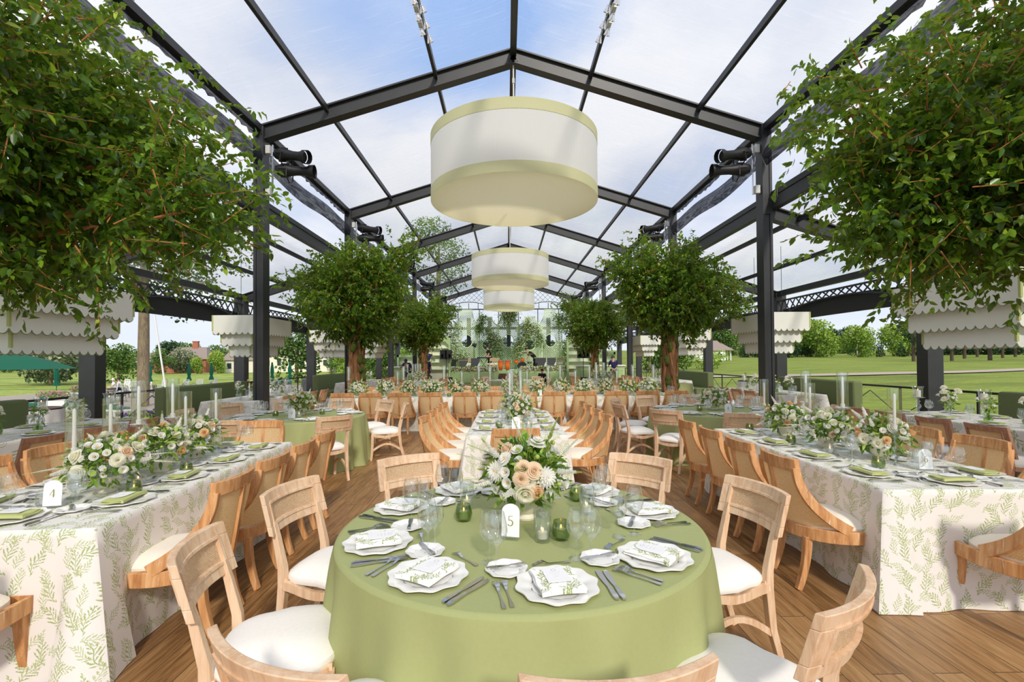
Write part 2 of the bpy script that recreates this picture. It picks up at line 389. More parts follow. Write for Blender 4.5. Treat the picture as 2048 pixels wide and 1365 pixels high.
skin = mat('skin', srgb(214, 164, 136), rough=.6); hairm = mat('dark_hair', srgb(40, 28, 22), rough=.7)
orangel = mat('orange_lacquer', fn=lambda t: t.ramp(t.sep(t.coord('Generated'))[2], [(0, srgb(190, 60, 20)), (.5, srgb(240, 130, 50)), (1, srgb(190, 60, 20))]), rough=.2)
chrome = mat('chrome', (.75, .75, .76), rough=.15, metal=1); brass = mat('brass', srgb(200, 160, 80), rough=.25, metal=1)
lampon = mat('lit_bulb', (1, .7, .4), emis=((1, .62, .3), 3))
goldt = mat('gold_lettering', srgb(226, 190, 60), rough=.5)
redp = mat('red_stripe', srgb(190, 40, 50)); bluep = mat('blue_canton', srgb(40, 50, 110)); purp = mat('purple_petal', srgb(104, 62, 150), thin=(.2,)); magp = mat('pink_petal', srgb(226, 150, 190), thin=(.2,))
limep = mat('lime_leaf', srgb(190, 220, 60), thin=(.2,))
def planks(t):
    x, y, z = t.sep(t.coord()); b = t.node('ShaderNodeTexBrick', offset=.37, offset_frequency=2)
    t.put(b.inputs['Vector'], t.comb(y, x, 0)); b.inputs['Scale'].default_value = 1; b.inputs['Brick Width'].default_value = 1.5; b.inputs['Row Height'].default_value = .155
    b.inputs['Mortar Size'].default_value = .0022; b.inputs['Mortar Smooth'].default_value = .1; b.inputs['Bias'].default_value = 0
    b.inputs[1].default_value = (0, 0, 0, 1); b.inputs[2].default_value = (1, 1, 1, 1); b.inputs[3].default_value = (.5, .5, .5, 1)
    f = t.m('ADD', t.m('MULTIPLY', b.outputs[0], .22), t.m('MULTIPLY', t.noise(t.comb(t.m('MULTIPLY', x, 30), t.m('MULTIPLY', y, 2.2), t.m('MULTIPLY', b.outputs[0], 50)), 1, 7, .68, .9), .78))
    c = t.ramp(f, [(.22, srgb(84, 56, 28)), (.38, srgb(126, 90, 52)), (.52, srgb(158, 118, 74)), (.7, srgb(184, 146, 100))])
    return t.mix(b.outputs[1], c, srgb(50, 34, 20)), t.bump(t.m('SUBTRACT', 1.0, b.outputs[1]), .3, .003)
floorm = mat('wood_planks', fn=planks, rough=.42)
def lawn(cols, sc=.05):
    def fn(t):
        v = t.coord('Object'); n = t.noise(t.scale(v, .35, 1.4, 1), sc*4, 8, .7); n2 = t.noise(v, 3, 4)
        return t.ramp(t.m('ADD', t.m('MULTIPLY', n, .8), t.m('MULTIPLY', n2, .2)), cols), t.bump(n2, .4, .1)
    return fn
meadowm = mat('meadow_grass', fn=lawn([(.40, srgb(88, 112, 34)), (.47, srgb(126, 150, 48)), (.52, srgb(176, 178, 86)), (.57, srgb(104, 148, 42)), (.62, srgb(150, 160, 72))], .06), rough=.95)
fairm = mat('mown_fairway', fn=lawn([(.35, srgb(92, 106, 24)), (.46, srgb(112, 128, 30)), (.5, srgb(132, 148, 40)), (.56, srgb(106, 124, 30)), (.62, srgb(140, 150, 48))], .03), rough=.95)
patiom = mat('grey_paving', fn=lambda t: t.mix(t.noise(t.coord(), .8, 5), srgb(176, 166, 152), srgb(148, 140, 128)), rough=.9)
pathm = mat('cart_path', srgb(176, 162, 148), rough=.9)
brickm = mat('brick_wall', srgb(176, 110, 86), rough=.9); roofm = mat('grey_shingle', srgb(150, 136, 128), rough=.9); housew = mat('cream_siding', srgb(238, 230, 214), rough=.8)
darkgl = mat('dark_window_glass', srgb(50, 60, 70), rough=.1)
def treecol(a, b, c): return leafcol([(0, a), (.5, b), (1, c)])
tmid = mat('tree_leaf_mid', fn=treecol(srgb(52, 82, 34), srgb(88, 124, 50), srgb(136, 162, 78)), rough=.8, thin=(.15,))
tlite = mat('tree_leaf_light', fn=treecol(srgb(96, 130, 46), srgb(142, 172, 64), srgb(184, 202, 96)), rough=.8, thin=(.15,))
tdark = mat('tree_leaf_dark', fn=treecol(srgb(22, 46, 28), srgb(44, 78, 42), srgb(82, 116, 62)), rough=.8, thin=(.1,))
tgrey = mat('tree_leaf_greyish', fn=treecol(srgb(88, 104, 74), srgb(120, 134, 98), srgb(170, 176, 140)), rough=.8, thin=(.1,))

# ------------------------------------------------------------------ the setting: ground, deck, tent
HX = 0.2; HW = 5.7; OW = 9.45; YF = [-1.2+6*k for k in range(8)]      # frames every six metres
ZE = 6.9; ZR = 8.66; ZS0 = 5.06; ZS1 = 3.95
def gz(x, y):
    z = -1.05
    if x > 0: s_ = min(1, max(0, (x-10)/30)); z += s_*(max(0, y-30)*.022) + s_*.5
    z += .12*math.sin(x*.11+1)*math.sin(y*.07)
    return z
def ground(name, x0, x1, y0, y1, nx, ny, m, dz=0):
    mb = MB(); mb.grid(lambda u, v: (lambda x, y: (x, y, gz(x, y)+dz))(x0+(x1-x0)*u, y0+(y1-y0)*v*v if ny > 20 else y0+(y1-y0)*v), nx, ny)
    return tag(mb.build(name, m, smooth=True), kind='structure')
ground('ground_meadow', -400, 0.2, -30, 700, 60, 60, meadowm)
ground('ground_fairway', 0.2, 400, -30, 700, 60, 60, fairm)
ground('ground_patio', -40, -10.2, 8, 52, 20, 12, patiom, .05)
mb = MB(); P_ = [(14+i*4.6, 62-9*math.sin(i*.33)-i*.75) for i in range(26)]
for i in range(25):
    (xa, ya), (xb, yb) = P_[i], P_[i+1]
    mb.add([(xa, ya-1.6, gz(xa, ya-1.6)+.1), (xb, yb-1.6, gz(xb, yb-1.6)+.1), (xb, yb+1.6, gz(xb, yb+1.6)+.1), (xa, ya+1.6, gz(xa, ya+1.6)+.1)], [(0, 1, 2, 3)])
tag(mb.build('cart_path', pathm), kind='structure')
mb = MB(); mb.box((HX, 17.5, -.06), (19.8, 49.4, .12)); tag(mb.build('floor', floorm), kind='structure')
mb = MB()
for s in (-1, 1): mb.box((HX+s*9.88, 17.5, -.55), (.05, 49.4, .98))
tag(mb.build('trim_deck_skirt', blackm), kind='structure')

def slope(u): return ZE+(ZR-ZE)*(1-abs(u)/HW)
FR = []
for k, y in enumerate(YF):
    fr = thing('trim_%d' % (k+1), None, None, (HX, y, 0), kind='structure')
    for s in (-1, 1):
        mb = MB(); mb.box((s*HW, 0, ZE/2-.02), (.10, .26, ZE))
        for q in (-1, 1): mb.box((s*HW+q*.08, 0, ZE/2-.02), (.06, .30, ZE))
        po = mb.build('post', blackm, fr, bevel=.006)
        mb = MB(); mb.box((s*(HW-.02), -.155, ZE-.42), (.2, .012, .62))
        for bz in (-.66, -.2):
            for bx in (-.06, .06): mb.box((s*(HW-.02)+bx, -.165, ZE+bz), (.03, .02, .03))
        mb.box((s*(HW-.02), -.155, ZS0-.05), (.18, .012, .3))
        mb.build('bolt_plate', blackm, po)
        # main rafter: I section
        a = Vector((s*HW, 0, ZE-.0)); b = Vector((0, 0, ZR)); mb = MB(); nrm = (b-a).cross(Vector((0, 1, 0))).normalized()
        nrm = nrm if nrm.z > 0 else -nrm
        mb.sweep([a-nrm*.0, b-nrm*.0], (0, 1, 0), .24, .035); mb.sweep([a-nrm*.15, b-nrm*.15], (0, 1, 0), .10, .27); mb.sweep([a-nrm*.30, b-nrm*.30], (0, 1, 0), .24, .035)
        mb.build('rafter', blackm, fr)
        a = Vector((s*(HW+.1), 0, ZS0)); b = Vector((s*(OW-.1), 0, ZS1)); mb = MB()
        mb.sweep([a, b], (0, 1, 0), .22, .03); mb.sweep([a+Vector((0, 0, -.13)), b+Vector((0, 0, -.13))], (0, 1, 0), .09, .24); mb.sweep([a+Vector((0, 0, -.27)), b+Vector((0, 0, -.27))], (0, 1, 0), .22, .03)
        mb.build('side_rafter', blackm, fr)
        mb = MB(); mb.box((s*OW, 0, (ZS1-1.0)/2), (.36, .30, ZS1+1.0-.1)); mb.build('outer_post', blackm, fr, bevel=.008)
    FR.append(fr)
Y0, Y1 = YF[0]-.2, YF[-1]+.2; YM = (Y0+Y1)/2; YL = Y1-Y0
n = 20
def runner(name, x, z, w_, h, m=blackm, y0=Y0, y1=Y1):
    global n; n += 1
    mb = MB(); mb.box((HX+x, (y0+y1)/2, z), (w_, y1-y0, h)); return tag(mb.build('trim_%d' % n, m), kind='structure')
runner('ridge', 0, ZR-.07, .14, .14)
for s in (-1, 1):
    for u in (1.75, 4.2): runner('purlin', s*u, slope(u)-.07, .07, .13)
    runner('eave', s*HW, ZE-.06, .16, .14)
    runner('lower_beam', s*(HW+.18), ZS0+.05, .16, .26); runner('lower_lip', s*(HW+.10), ZS0+.24, .05, .12)
    for f in (.2, .6): runner('side_purlin', s*(HW+(OW-HW)*f), ZS0+(ZS1-ZS0)*f-.07, .06, .11)
    runner('outer_beam', s*(OW-.05), ZS1-.08, .14, .18)
# fringed black valance along the eave, rolled tinted panels with painted-in reflections in the clerestory
for s in (-1, 1):
    n += 1; mb = MB(); N = 300
    mb.grid(lambda u, v: (HX+s*(HW+.02)+.02*math.sin(u*900), Y0+YL*u, ZE-.12-(.16+.025*math.sin(u*731)+.02*math.sin(u*1733))*v), N, 1); tag(mb.build('trim_%d' % n, darkv), kind='structure')
    for k in range(7):
        n += 1; mb = MB(); ya, yb = YF[k]+.16, YF[k+1]-.16
        mb.grid(lambda u, v: (HX+s*(HW-.02)+.09*math.sin(PI*v)*-s, ya+(yb-ya)*u, 5.98+.05*math.sin(u*9+k)+.44*v-.05*math.sin(u*PI)), 20, 5)
        tag(mb.build('trim_%d' % n, darkv, smooth=True), kind='structure')
# clear vinyl ceiling panels, each bay
mb = MB()
for k in range(7):
    for s in (-1, 1):
        for (ua, ub) in ((0.02, 1.75), (1.75, 4.2), (4.2, HW)):
            mb.grid(lambda u, v: (HX+s*(ua+(ub-ua)*u), YF[k]+6*v, slope(ua+(ub-ua)*u)+.03-.06*math.sin(PI*u)*math.sin(PI*v)), 4, 4)
        for (fa, fb) in ((0, .2), (.2, .6), (.6, 1)):
            mb.grid(lambda u, v: (HX+s*(HW+.1+(OW-HW)*(fa+(fb-fa)*u)), YF[k]+6*v, ZS0+.05+(ZS1-ZS0)*(fa+(fb-fa)*u)-.05*math.sin(PI*u)*math.sin(PI*v)), 4, 4)
tag(mb.build('ceiling', vinyl, smooth=True), kind='structure')
# arched lattice trusses with black fascia behind them, one per bay and side
for s in (-1, 1):
    for k in range(7):
        n += 1; tr = thing('trim_%d' % n, None, None, (HX+s*(OW-.12), YF[k], 0), kind='structure')
        L = 6-.36; arc = lambda u: 2.98+.42*(1-abs(2*u-1)**2.4)
        mb = MB(); mb.bar((0, .18, 3.6), (0, .18+L, 3.6), .05, .05); pts = [(0, .18+L*i/16, arc(i/16)) for i in range(17)]; mb.sweep(pts, (1, 0, 0), .05, .04)
        m_ = 17
        for i in range(m_):
            ua, ub = i/m_, (i+1)/m_; za, zb = arc(ua), arc(ub)
            mb.bar((.01, .18+L*ua, za), (.01, .18+L*ub, 3.6), .02, .035, (1, 0, 0)); mb.bar((-.01, .18+L*ua, 3.6), (-.01, .18+L*ub, zb), .02, .035, (1, 0, 0))
        mb.build('lattice_arch', blackm, tr)
        mb = MB(); mb.slab(lambda u, v: (s*.16, .1+5.8*u, 2.88+.02*math.sin(u*PI)+v*(.42+.12*math.sin(u*PI))), 12, 1, (s*.05, 0, 0)); mb.build('fascia', blackf, tr)
# railing round the deck
for s in (-1, 1):
    n += 1; ra = thing('trim_%d' % n, None, None, (HX+s*9.75, 0, 0), kind='structure')
    mb = MB(); mb.bar((0, 4, .86), (0, 40, .86), .05, .03); mb.build('handrail', blackm, ra)
    for i in range(19):
        y = 4+2*i; mb = MB(); mb.box((0, y, .42), (.04, .04, .86))
        if i < 18 and 1:
            mb.bar((0, y, .1), (0, y+2, .1), .02); mb.bar((0, y, .12), (0, y+1, .72), .015); mb.bar((0, y+1, .72), (0, y+2, .12), .015)
            mb.lathe([(.0, -.012), (.07, -.012), (.07, .012), (0, .012)], 10, (0, 0, 0)) if 0 else None
        mb.build('baluster', blackm, ra)

# end wall: black framed windows, dark columns, diamond lattice above the arches
YE = 40.9
wl = thing('wall_back', None, None, (HX, YE, 0), kind='structure')
for x in (-3.4, -1.62, .0, 1.62, 3.4):
    mb = MB(); mb.box((x, 0, 2.6), (.34, .2, 5.2)); mb.build('column', blackm, wl)
mb = MB()
for z in (3.05, 5.95): mb.box((0, -.02, z), (HW*2, .1, .09))
mb.box((0, -.01, 4.32), (HW*2, .12, .22)); mb.box((0, 0, .55), (HW*2, .12, 1.1))
for x in (-4.3, -2.5, 2.5, 4.3, -.85, .85): mb.box((x, -.02, 3.5), (.06, .08, 4.9))
mb.build('mullion', blackm, wl)
mb = MB()
for cx_ in (-3.4, 0, 3.4):
    pts = [(cx_+1.75*math.cos(a), 0, 5.95+.62*math.sin(a)) for a in [PI*i/16 for i in range(17)]]; mb.sweep(pts, (0, 1, 0), .06, .05)
    for dx in (-.8, 0, .8): mb.box((cx_+dx, 0, 6.2), (.05, .05, .55))
def gz_(x): return ZR-.3-(ZR-ZE)*abs(x)/HW
dl = .42
for i in range(-34, 35):
    for s in (-1, 1):
        pts = []
        for j in range(0, 61):
            z = 5.9+j*.05; x = i*dl+s*(z-5.9)
            if abs(x) < HW and z < gz_(x):
                a_ = min(((abs(x-c0)/1.75) for c0 in (-3.4, 0, 3.4))); zarc = 5.95+.62*math.sqrt(max(0, 1-a_*a_))
                if z > zarc: pts.append((x, .02*s, z))
        if len(pts) > 1: mb.bar(pts[0], pts[-1], .028, .02, (0, 1, 0))
mb.build('gable_lattice', blackm, wl)
mb = MB(); mb.add([(-HW, .03, .1), (HW, .03, .1), (HW, .03, ZE-.2), (0, .03, ZR-.2), (-HW, .03, ZE-.2)], [(0, 1, 2, 3, 4)]); mb.build('window_pane', acrylic, wl)

# ------------------------------------------------------------------ leaves and trees
def leafmesh(name, B, D, Lw, var, m, fold=.18, wid=.26, curve=.12):
    """one folded leaf per row of B (base), D (unit axis), Lw length"""
    N = len(B); rs = np.random.RandomState(len(B)); up = rs.normal(size=(N, 3)); up[:, 2] += 1.2
    W = np.cross(D, up); W /= np.linalg.norm(W, axis=1)[:, None]+1e-9; Nn = np.cross(W, D); L = Lw[:, None]
    V = np.empty((N, 6, 3)); V[:, 0] = B; V[:, 3] = B+D*L - Nn*L*curve*-1*0 - np.array([0, 0, 1])*L*curve
    V[:, 1] = B+D*L*.30-W*L*wid+Nn*L*fold*.5; V[:, 2] = B+D*L*.66-W*L*wid*.82+Nn*L*fold*.4-np.array([0, 0, 1])*L*curve*.4
    V[:, 5] = B+D*L*.30+W*L*wid+Nn*L*fold*.5; V[:, 4] = B+D*L*.66+W*L*wid*.82+Nn*L*fold*.4-np.array([0, 0, 1])*L*curve*.4
    me = bpy.data.meshes.new(name); me.vertices.add(N*6); me.vertices.foreach_set('co', V.reshape(-1))
    base = (np.arange(N)*6)[:, None]; F = np.concatenate([base+np.array([[0, 1, 2, 3]]), base+np.array([[0, 3, 4, 5]])], 1).reshape(-1)
    me.loops.add(N*8); me.loops.foreach_set('vertex_index', F); me.polygons.add(N*2)
    me.polygons.foreach_set('loop_start', np.arange(N*2)*4)
    try: me.polygons.foreach_set('loop_total', np.full(N*2, 4))
    except Exception: pass
    a = me.attributes.new('leafvar', 'FLOAT', 'FACE'); a.data.foreach_set('value', np.repeat(var, 2).astype('f'))
    me.update(calc_edges=True); me.materials.append(m); return me
def unit(a): return a/(np.linalg.norm(a, axis=-1, keepdims=True)+1e-9)
def ficus_tree(seed, dens, leaf, h_top, rad, zc, zr, twigs=True, sprigs=(), outer=-1):
    """returns (foliage mesh, branches mesh, trunk mesh); origin at trunk foot"""
    rs = np.random.RandomState(seed); tips = []
    nb = 26
    for i in range(nb):
        a = 2*PI*i*.618; zf = (i+.5)/nb*2-1; rr = math.sqrt(max(0, 1-zf*zf*.8))*(.55+.45*rs.rand())
        tips.append((rad*rr*math.cos(a), rad*rr*math.sin(a), zc+zr*zf*(.8+.25*rs.rand())))
    tips += list(sprigs); tips = [list(q) for q in tips]
    tips = np.array(tips); Bs = []; Ds = []; var = []; brs = MB(); org = np.array([0, 0, zc-zr*1.05])
    for ti, tip in enumerate(tips):
        if outer*tip[0] > .4: tip[2] = min(tip[2], 4.45-.31*max(outer*tip[0]-.9, 0))
        mid = (org+tip)/2+np.array([0, 0, .15])+rs.normal(size=3)*.08
        pts = [org+rs.normal(size=3)*np.array([.1, .1, 0]), (org+mid)/2+rs.normal(size=3)*.05, mid, (mid+tip)/2+rs.normal(size=3)*.07, tip]
        brs.tube([tuple(q) for q in pts], [.05, .038, .028, .02, .008], 6)
        ncl = int(dens*(.8+.4*rs.rand()))
        for c in range(ncl):
            s_ = rs.rand()**.7; base = mid+(tip-mid)*s_ + rs.normal(size=3)*rad*.13
            out = unit(unit(base-np.array([0, 0, zc]))*.7+rs.normal(size=3)*.7+np.array([0, 0, -.05])); ln = rad*.13+rs.rand()*rad*.13
            if twigs and c % 3 == 0: brs.tube([tuple(base-out*.05), tuple(base+out*ln*.5), tuple(base+out*ln)], [.006, .004, .002], 4, cap=False)
            nl = 13
            for l in range(nl):
                f = (l+.5)/nl; p = base+out*ln*f; dd = unit(out*.6+rs.normal(size=3)*.6+np.array([0, 0, -.18]))
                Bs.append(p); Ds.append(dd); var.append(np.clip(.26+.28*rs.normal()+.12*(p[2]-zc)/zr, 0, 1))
    B = np.array(Bs); D = np.array(Ds); var = np.array(var); xo = outer*B[:, 0]
    keep = ~((xo > .55) & (B[:, 2] > 4.72-.31*np.maximum(xo-.9, 0))); B, D, var = B[keep], D[keep], var[keep]; Lw = leaf*(.7+.6*rs.rand(len(B)))
    fol = leafmesh('foliage', B, D, Lw, np.array(var), ficus)
    tr = MB(); zt = zc-zr*.75
    for i in range(16):
        a0 = 2*PI*i/16+rs.rand()*.3; r0 = .20+.06*rs.rand(); tw = rs.normal()*1.5; pts = []; rr = []
        for j in range(11):
            f = j/10; a = a0+tw*f; r_ = r0*(1-.40*f+.35*max(0, f-.72)*3)+.03*math.sin(f*14+i); pts.append((r_*math.cos(a), r_*math.sin(a), zt*f)); rr.append(.052*(1-.35*f)+.006*math.sin(f*20+i))
        tr.tube(pts, rr, 7)
    tr.lathe([(.19, 0), (.16, zt*.3), (.13, zt*.6), (.14, zt*.9), (.05, zt*1.1)], 10)
    mo = MB()
    for i in range(60):
        a = rs.rand()*2*PI; z = zt*rs.rand(); mo.ball((.20*math.cos(a), .20*math.sin(a), z), .05+.05*rs.rand(), 6, 4, 0, (1, 1, 1.4))
    mo.ball((0, 0, .05), .27, 12, 5, 0, (1, 1, .35))
    return fol, brs.mesh('branches', branchm, True), tr.mesh('trunk', bark, True), mo.mesh('moss', moss, True)
def place_tree(ms, loc, rz, label, group=None):
    o = thing('ficus_tree', label, 'tree', loc, rz, group)
    for nm, me in zip(('foliage', 'branches', 'trunk', 'moss'), ms): tag(part(nm, me, o), kind='stuff' if nm == 'moss' else None)
    return o
near = ficus_tree(3, 150, .074, 5.4, 1.8, 3.87, 1.3, sprigs=[(2.05, .2, 3.0), (1.75, .3, 3.7), (2.1, .4, 3.15),])
near2 = ficus_tree(8, 150, .074, 5.4, 1.8, 3.8, 1.35, sprigs=[(-2.25, .1, 3.85), (-1.9, .2, 3.0), (-1.5, .2, 2.75), (-1.9, .3, 3.4)], outer=1)
mid_ = ficus_tree(12, 95, .092, 5.0, 1.6, 3.7, 1.3, sprigs=[(1.6, -.3, 4.9), (-1.9, 0, 4.0)])
mid2 = ficus_tree(15, 95, .092, 5.0, 1.55, 3.75, 1.3, sprigs=[(-1.5, -.2, 4.4), (1.75, -.3, 3.7), (2.0, 0, 3.2)], outer=1)
place_tree(near, (-4.78, 4.1, 0), 0, 'large ficus tree whose leaves fill the upper left, nearest on left')
place_tree(near2, (5.2, 4.1, 0), 0, 'large ficus tree whose leaves fill the upper right, nearest on right')
place_tree(mid_, (-4.30, 13.8, 0), 0, 'ficus tree with vine-wrapped trunk behind table 9 on the left')
place_tree(mid2, (4.72, 13.8, 0), 0, 'ficus tree with twisted vine trunk behind table 11 on the right')
place_tree(mid2, (-4.5, 25.8, 0), PI+.15, 'smaller-looking far ficus tree left of the stage')
place_tree(mid_, (4.75, 25.8, 0), PI-.15, 'smaller-looking far ficus tree right of the stage')

def crown(seed, blobs, nleaf, leaf, m, conifer=False):
    rs = np.random.RandomState(seed); B = []; D = []; var = []
    for (cx_, cy_, cz_, r_) in blobs:
        k = int(nleaf*r_*r_)
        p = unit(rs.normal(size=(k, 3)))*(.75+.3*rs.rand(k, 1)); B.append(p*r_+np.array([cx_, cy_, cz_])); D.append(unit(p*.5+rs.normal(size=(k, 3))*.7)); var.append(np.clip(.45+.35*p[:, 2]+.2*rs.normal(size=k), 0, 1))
    B = np.concatenate(B); D = np.concatenate(D); var = np.concatenate(var)
    return leafmesh('crown', B, D, leaf*(.7+.6*rs.rand(len(B))), var, m, wid=.4)
def blobset(seed, n_, w_, h0, h1, r_):
    rr = random.Random(seed); out = []
    for i in range(n_):
        a = rr.random()*2*PI; f = rr.random(); z = h0+(h1-h0)*f; k = math.sin(PI*(.15+.75*f))*w_*math.sqrt(rr.random()); out.append((k*math.cos(a), k*math.sin(a), z, r_*(.7+.6*rr.random())))
    return out+[(0, 0, (h0+h1)/2, w_*.7)]
def trunkmesh(h, r_, m, lean=0): mb = MB(); mb.tube([(0, 0, -.3), (lean*.3, 0, h*.4), (lean, .1, h*.75), (lean, 0, h)], [r_*1.15, r_, r_*.8, r_*.3], 8); return mb.mesh('trunk', m, True)
BT = {}
for nm, m, sd_, w_, h0, h1, rb, lf in (('mid', tmid, 1, 2.6, 1.3, 6.4, 1.25, .36), ('lite', tlite, 2, 2.6, .9, 5.6, 1.3, .36), ('dark', tdark, 3, 2.8, 1.0, 7.0, 1.4, .4), ('grey', tgrey, 4, 3.0, 1.4, 5.4, 1.2, .36)):
    BT[nm] = (crown(sd_, blobset(sd_, 15, w_, h0, h1, rb), 74, lf, m), trunkmesh(h1*.8, .2, barkg))
cb = [(0, 0, 1+i*.75, 1.75*(1-i/9.5)) for i in range(9)]
BT['fir'] = (crown(9, cb, 70, .4, tdark), trunkmesh(3, .2, barkg)); 
rr_ = random.Random(5); BT['pine'] = (crown(10, [(rr_.uniform(-2, 2), rr_.uniform(-2, 2), 3.2+i*.5, 1.15) for i in range(9)], 44, .45, tdark), trunkmesh(7.4, .26, barkp))
BT['bush'] = (crown(11, [(rr_.uniform(-1.2, 1.2), rr_.uniform(-1, 1), .5+rr_.random()*1.2, .9) for i in range(6)], 60, .35, tlite), trunkmesh(1.2, .1, barkg))
def bgtree(kind, x, y, sc, label, group=None, z=None):
    o = thing('background_tree', label, 'tree', (x, y, gz(x, y) if z is None else z), rnd.random()*6.28, group); o.scale = (sc, sc, sc*(.92+.16*rnd.random()))
    part('crown', BT[kind][0], o); part('trunk', BT[kind][1], o); return o
# left horizon
for i in range(58):
    px = -60+i*15; y = (135, 168, 200)[i % 3]+rnd.uniform(-6, 6); k = rnd.choice(['mid', 'mid', 'dark', 'lite', 'grey'])
    bgtree(k, (px-1013)/957*y, y, rnd.uniform(.85, 1.2), {'mid': 'mid green leafy tree in the far treeline left of the tent', 'dark': 'dark green tree in the far treeline left of the tent', 'lite': 'light green tree in the far treeline left of the tent', 'grey': 'greyish green tree in the far treeline left of the tent'}[k], 'far treeline on the left, %s trees' % k)
for i, (px, y, k, s_) in enumerate([(365, 118, 'grey', 1.35), (400, 112, 'lite', .7), (250, 120, 'lite', .9), (440, 110, 'lite', .95), (560, 130, 'mid', 1.1), (690, 118, 'lite', 1.2), (665, 100, 'mid', .75), (330, 112, 'mid', 1.0)]):
    bgtree(k, (px-1013)/957*y, y, s_*.8, ['rounded greyish oak before the brick houses across the meadow', 'small pale shrub-like tree right of the brick chimneys', 'low light bushy tree at meadow edge left of the grey trunk', 'pale birch-like tree left of the cream house', 'green tree directly behind the cream house across the meadow', 'light green tree seen below the second left ficus canopy', 'small green tree beside the second cream house', 'green tree left of the greyish oak across the meadow'][i])
bgtree('mid', -25.3, 58, 1.08, 'full rounded young tree standing alone past the covered grill')
bgtree('grey', -56.5, 60, 1.02, 'spreading tree just right of the open green umbrella')
bgtree('grey', -59.5, 63, 1.02, 'spreading tree half hidden behind the open green umbrella')
bgtree('mid', -53.0, 66, .8, 'third smaller tree of the cluster behind the open umbrella')
# tall trees close to the tent, seen through the clear roof
def talltree(x, y, h, w_, seed, label, lf=.2, r_=.3):
    o = thing('tall_tree', label, 'tree', (x, y, -1.05)); bl = blobset(seed, 13, w_, h*.55, h, w_*.33)
    part('crown', crown(seed, bl, 120, lf, tmid), o)
    mb = MB(); mb.tube([(0, 0, 0), (.05, 0, h*.3), (0, .1, h*.6), (.1, 0, h*.9)], [r_*1.1, r_, r_*.8, r_*.3], 10)
    for i in range(7):
        a = i*2.4; mb.tube([(0, 0, h*(.45+.05*i)), (w_*.3*math.cos(a), w_*.3*math.sin(a), h*(.52+.05*i)), (w_*.7*math.cos(a), w_*.7*math.sin(a), h*(.58+.05*i))], [.1, .07, .03], 6)
    part('trunk', mb.mesh('trunk', barkg, True), o); return o
talltree(-22.6, 30, 13.5, 6.0, 21, 'tall tree with bare grey trunk beside the leaning white pole')
talltree(-7.5, 53, 17.5, 4.2, 24, 'tall tree rising behind the end wall, seen through clear roof')
# right side
GR = {'mid': 'mid green broadleaf tree in the woods beyond the fairway', 'dark': 'dark green broadleaf tree in the woods beyond the fairway', 'lite': 'bright green broadleaf tree in the woods beyond the fairway', 'pine': 'bare-trunked pine at the right edge of the fairway', 'fir': 'small conifer in front of the woods beyond the fairway'}
for i in range(22):
    px = 1380+i*17; y = (160, 182, 206, 230)[i % 4]+rnd.uniform(-5, 5); k = rnd.choice(['mid', 'dark', 'lite', 'mid'])
    bgtree(k, (px-1013)/957*y, y, rnd.uniform(1.15, 1.75) if px < 1590 else rnd.uniform(.9, 1.3), GR[k], 'woods beyond the fairway, %s trees' % k)
for px in (1488, 1500, 1520, 1548, 1575, 1597, 1615, 1628): bgtree('fir', (px-1013)/957*138, 138, rnd.uniform(.6, .85), GR['fir'], 'small conifers before the woods')
bgtree('lite', 88, 135, 1.75, 'large bright green tree beside the far flagpole, left of it'); bgtree('lite', 98, 132, 1.3, 'bright green tree with rounded top nearest the far flagpole')
bgtree('dark', 76, 130, 1.0, 'dark round tree in front of the bright green trees')
bgtree('lite', 116, 142, 1.5, 'bright green tree right of the far flagpole'); bgtree('lite', 124, 146, 1.6, 'yellowish green tree right of the far flagpole, second along')
bgtree('fir', 104, 132, .62, 'tiny blue-green conifer right of the far flagpole'); bgtree('fir', 110, 132, .66, 'second tiny blue-green conifer right of the far flagpole')
for i in range(14):
    px = 1822+i*17+(i%2)*6; y = 150; bgtree('dark', (px-1013)/957*y, y, .95, 'dark tree filling in behind the pines at right', 'dark trees behind the pines')
for i in range(9):
    px = 1590+i*18; y = 215; bgtree('mid' if i % 2 else 'dark', (px-1013)/957*y, y, 1.35, 'green tree in the distant woods behind the bright trees', 'distant woods behind the bright trees')
for i in range(13):
    px = 1835+i*26; y = (90, 104, 120)[i % 3]+rnd.uniform(-4, 4); bgtree('pine', (px-1013)/957*y, y, rnd.uniform(.95, 1.2), GR['pine'], 'pines at the right edge of the fairway')
for i in range(12):
    px = 1300+i*14; y = (72, 84, 97, 110)[i % 4]; bgtree(rnd.choice(['mid', 'mid', 'dark']) if px < 1360 else 'bush', (px-1013)/957*y, y, rnd.uniform(.75, 1.05), 'green shrub or tree between the tent and the white pavilion', 'greenery left of the white pavilion')
for i in range(14):
    px = 690+i*12; y = (58, 70, 83)[i % 3]; bgtree(rnd.choice(['mid', 'lite', 'bush']), (px-1013)/957*y, y, rnd.uniform(.6, .95), 'green tree glimpsed past the tent left of the stage', 'greenery behind the left aisle')
for i in range(10):
    bgtree(rnd.choice(['mid', 'dark']), -9+2.2*i, 75+rnd.uniform(-4, 10), .8, 'green tree glimpsed through the end wall windows', 'trees behind the end wall')

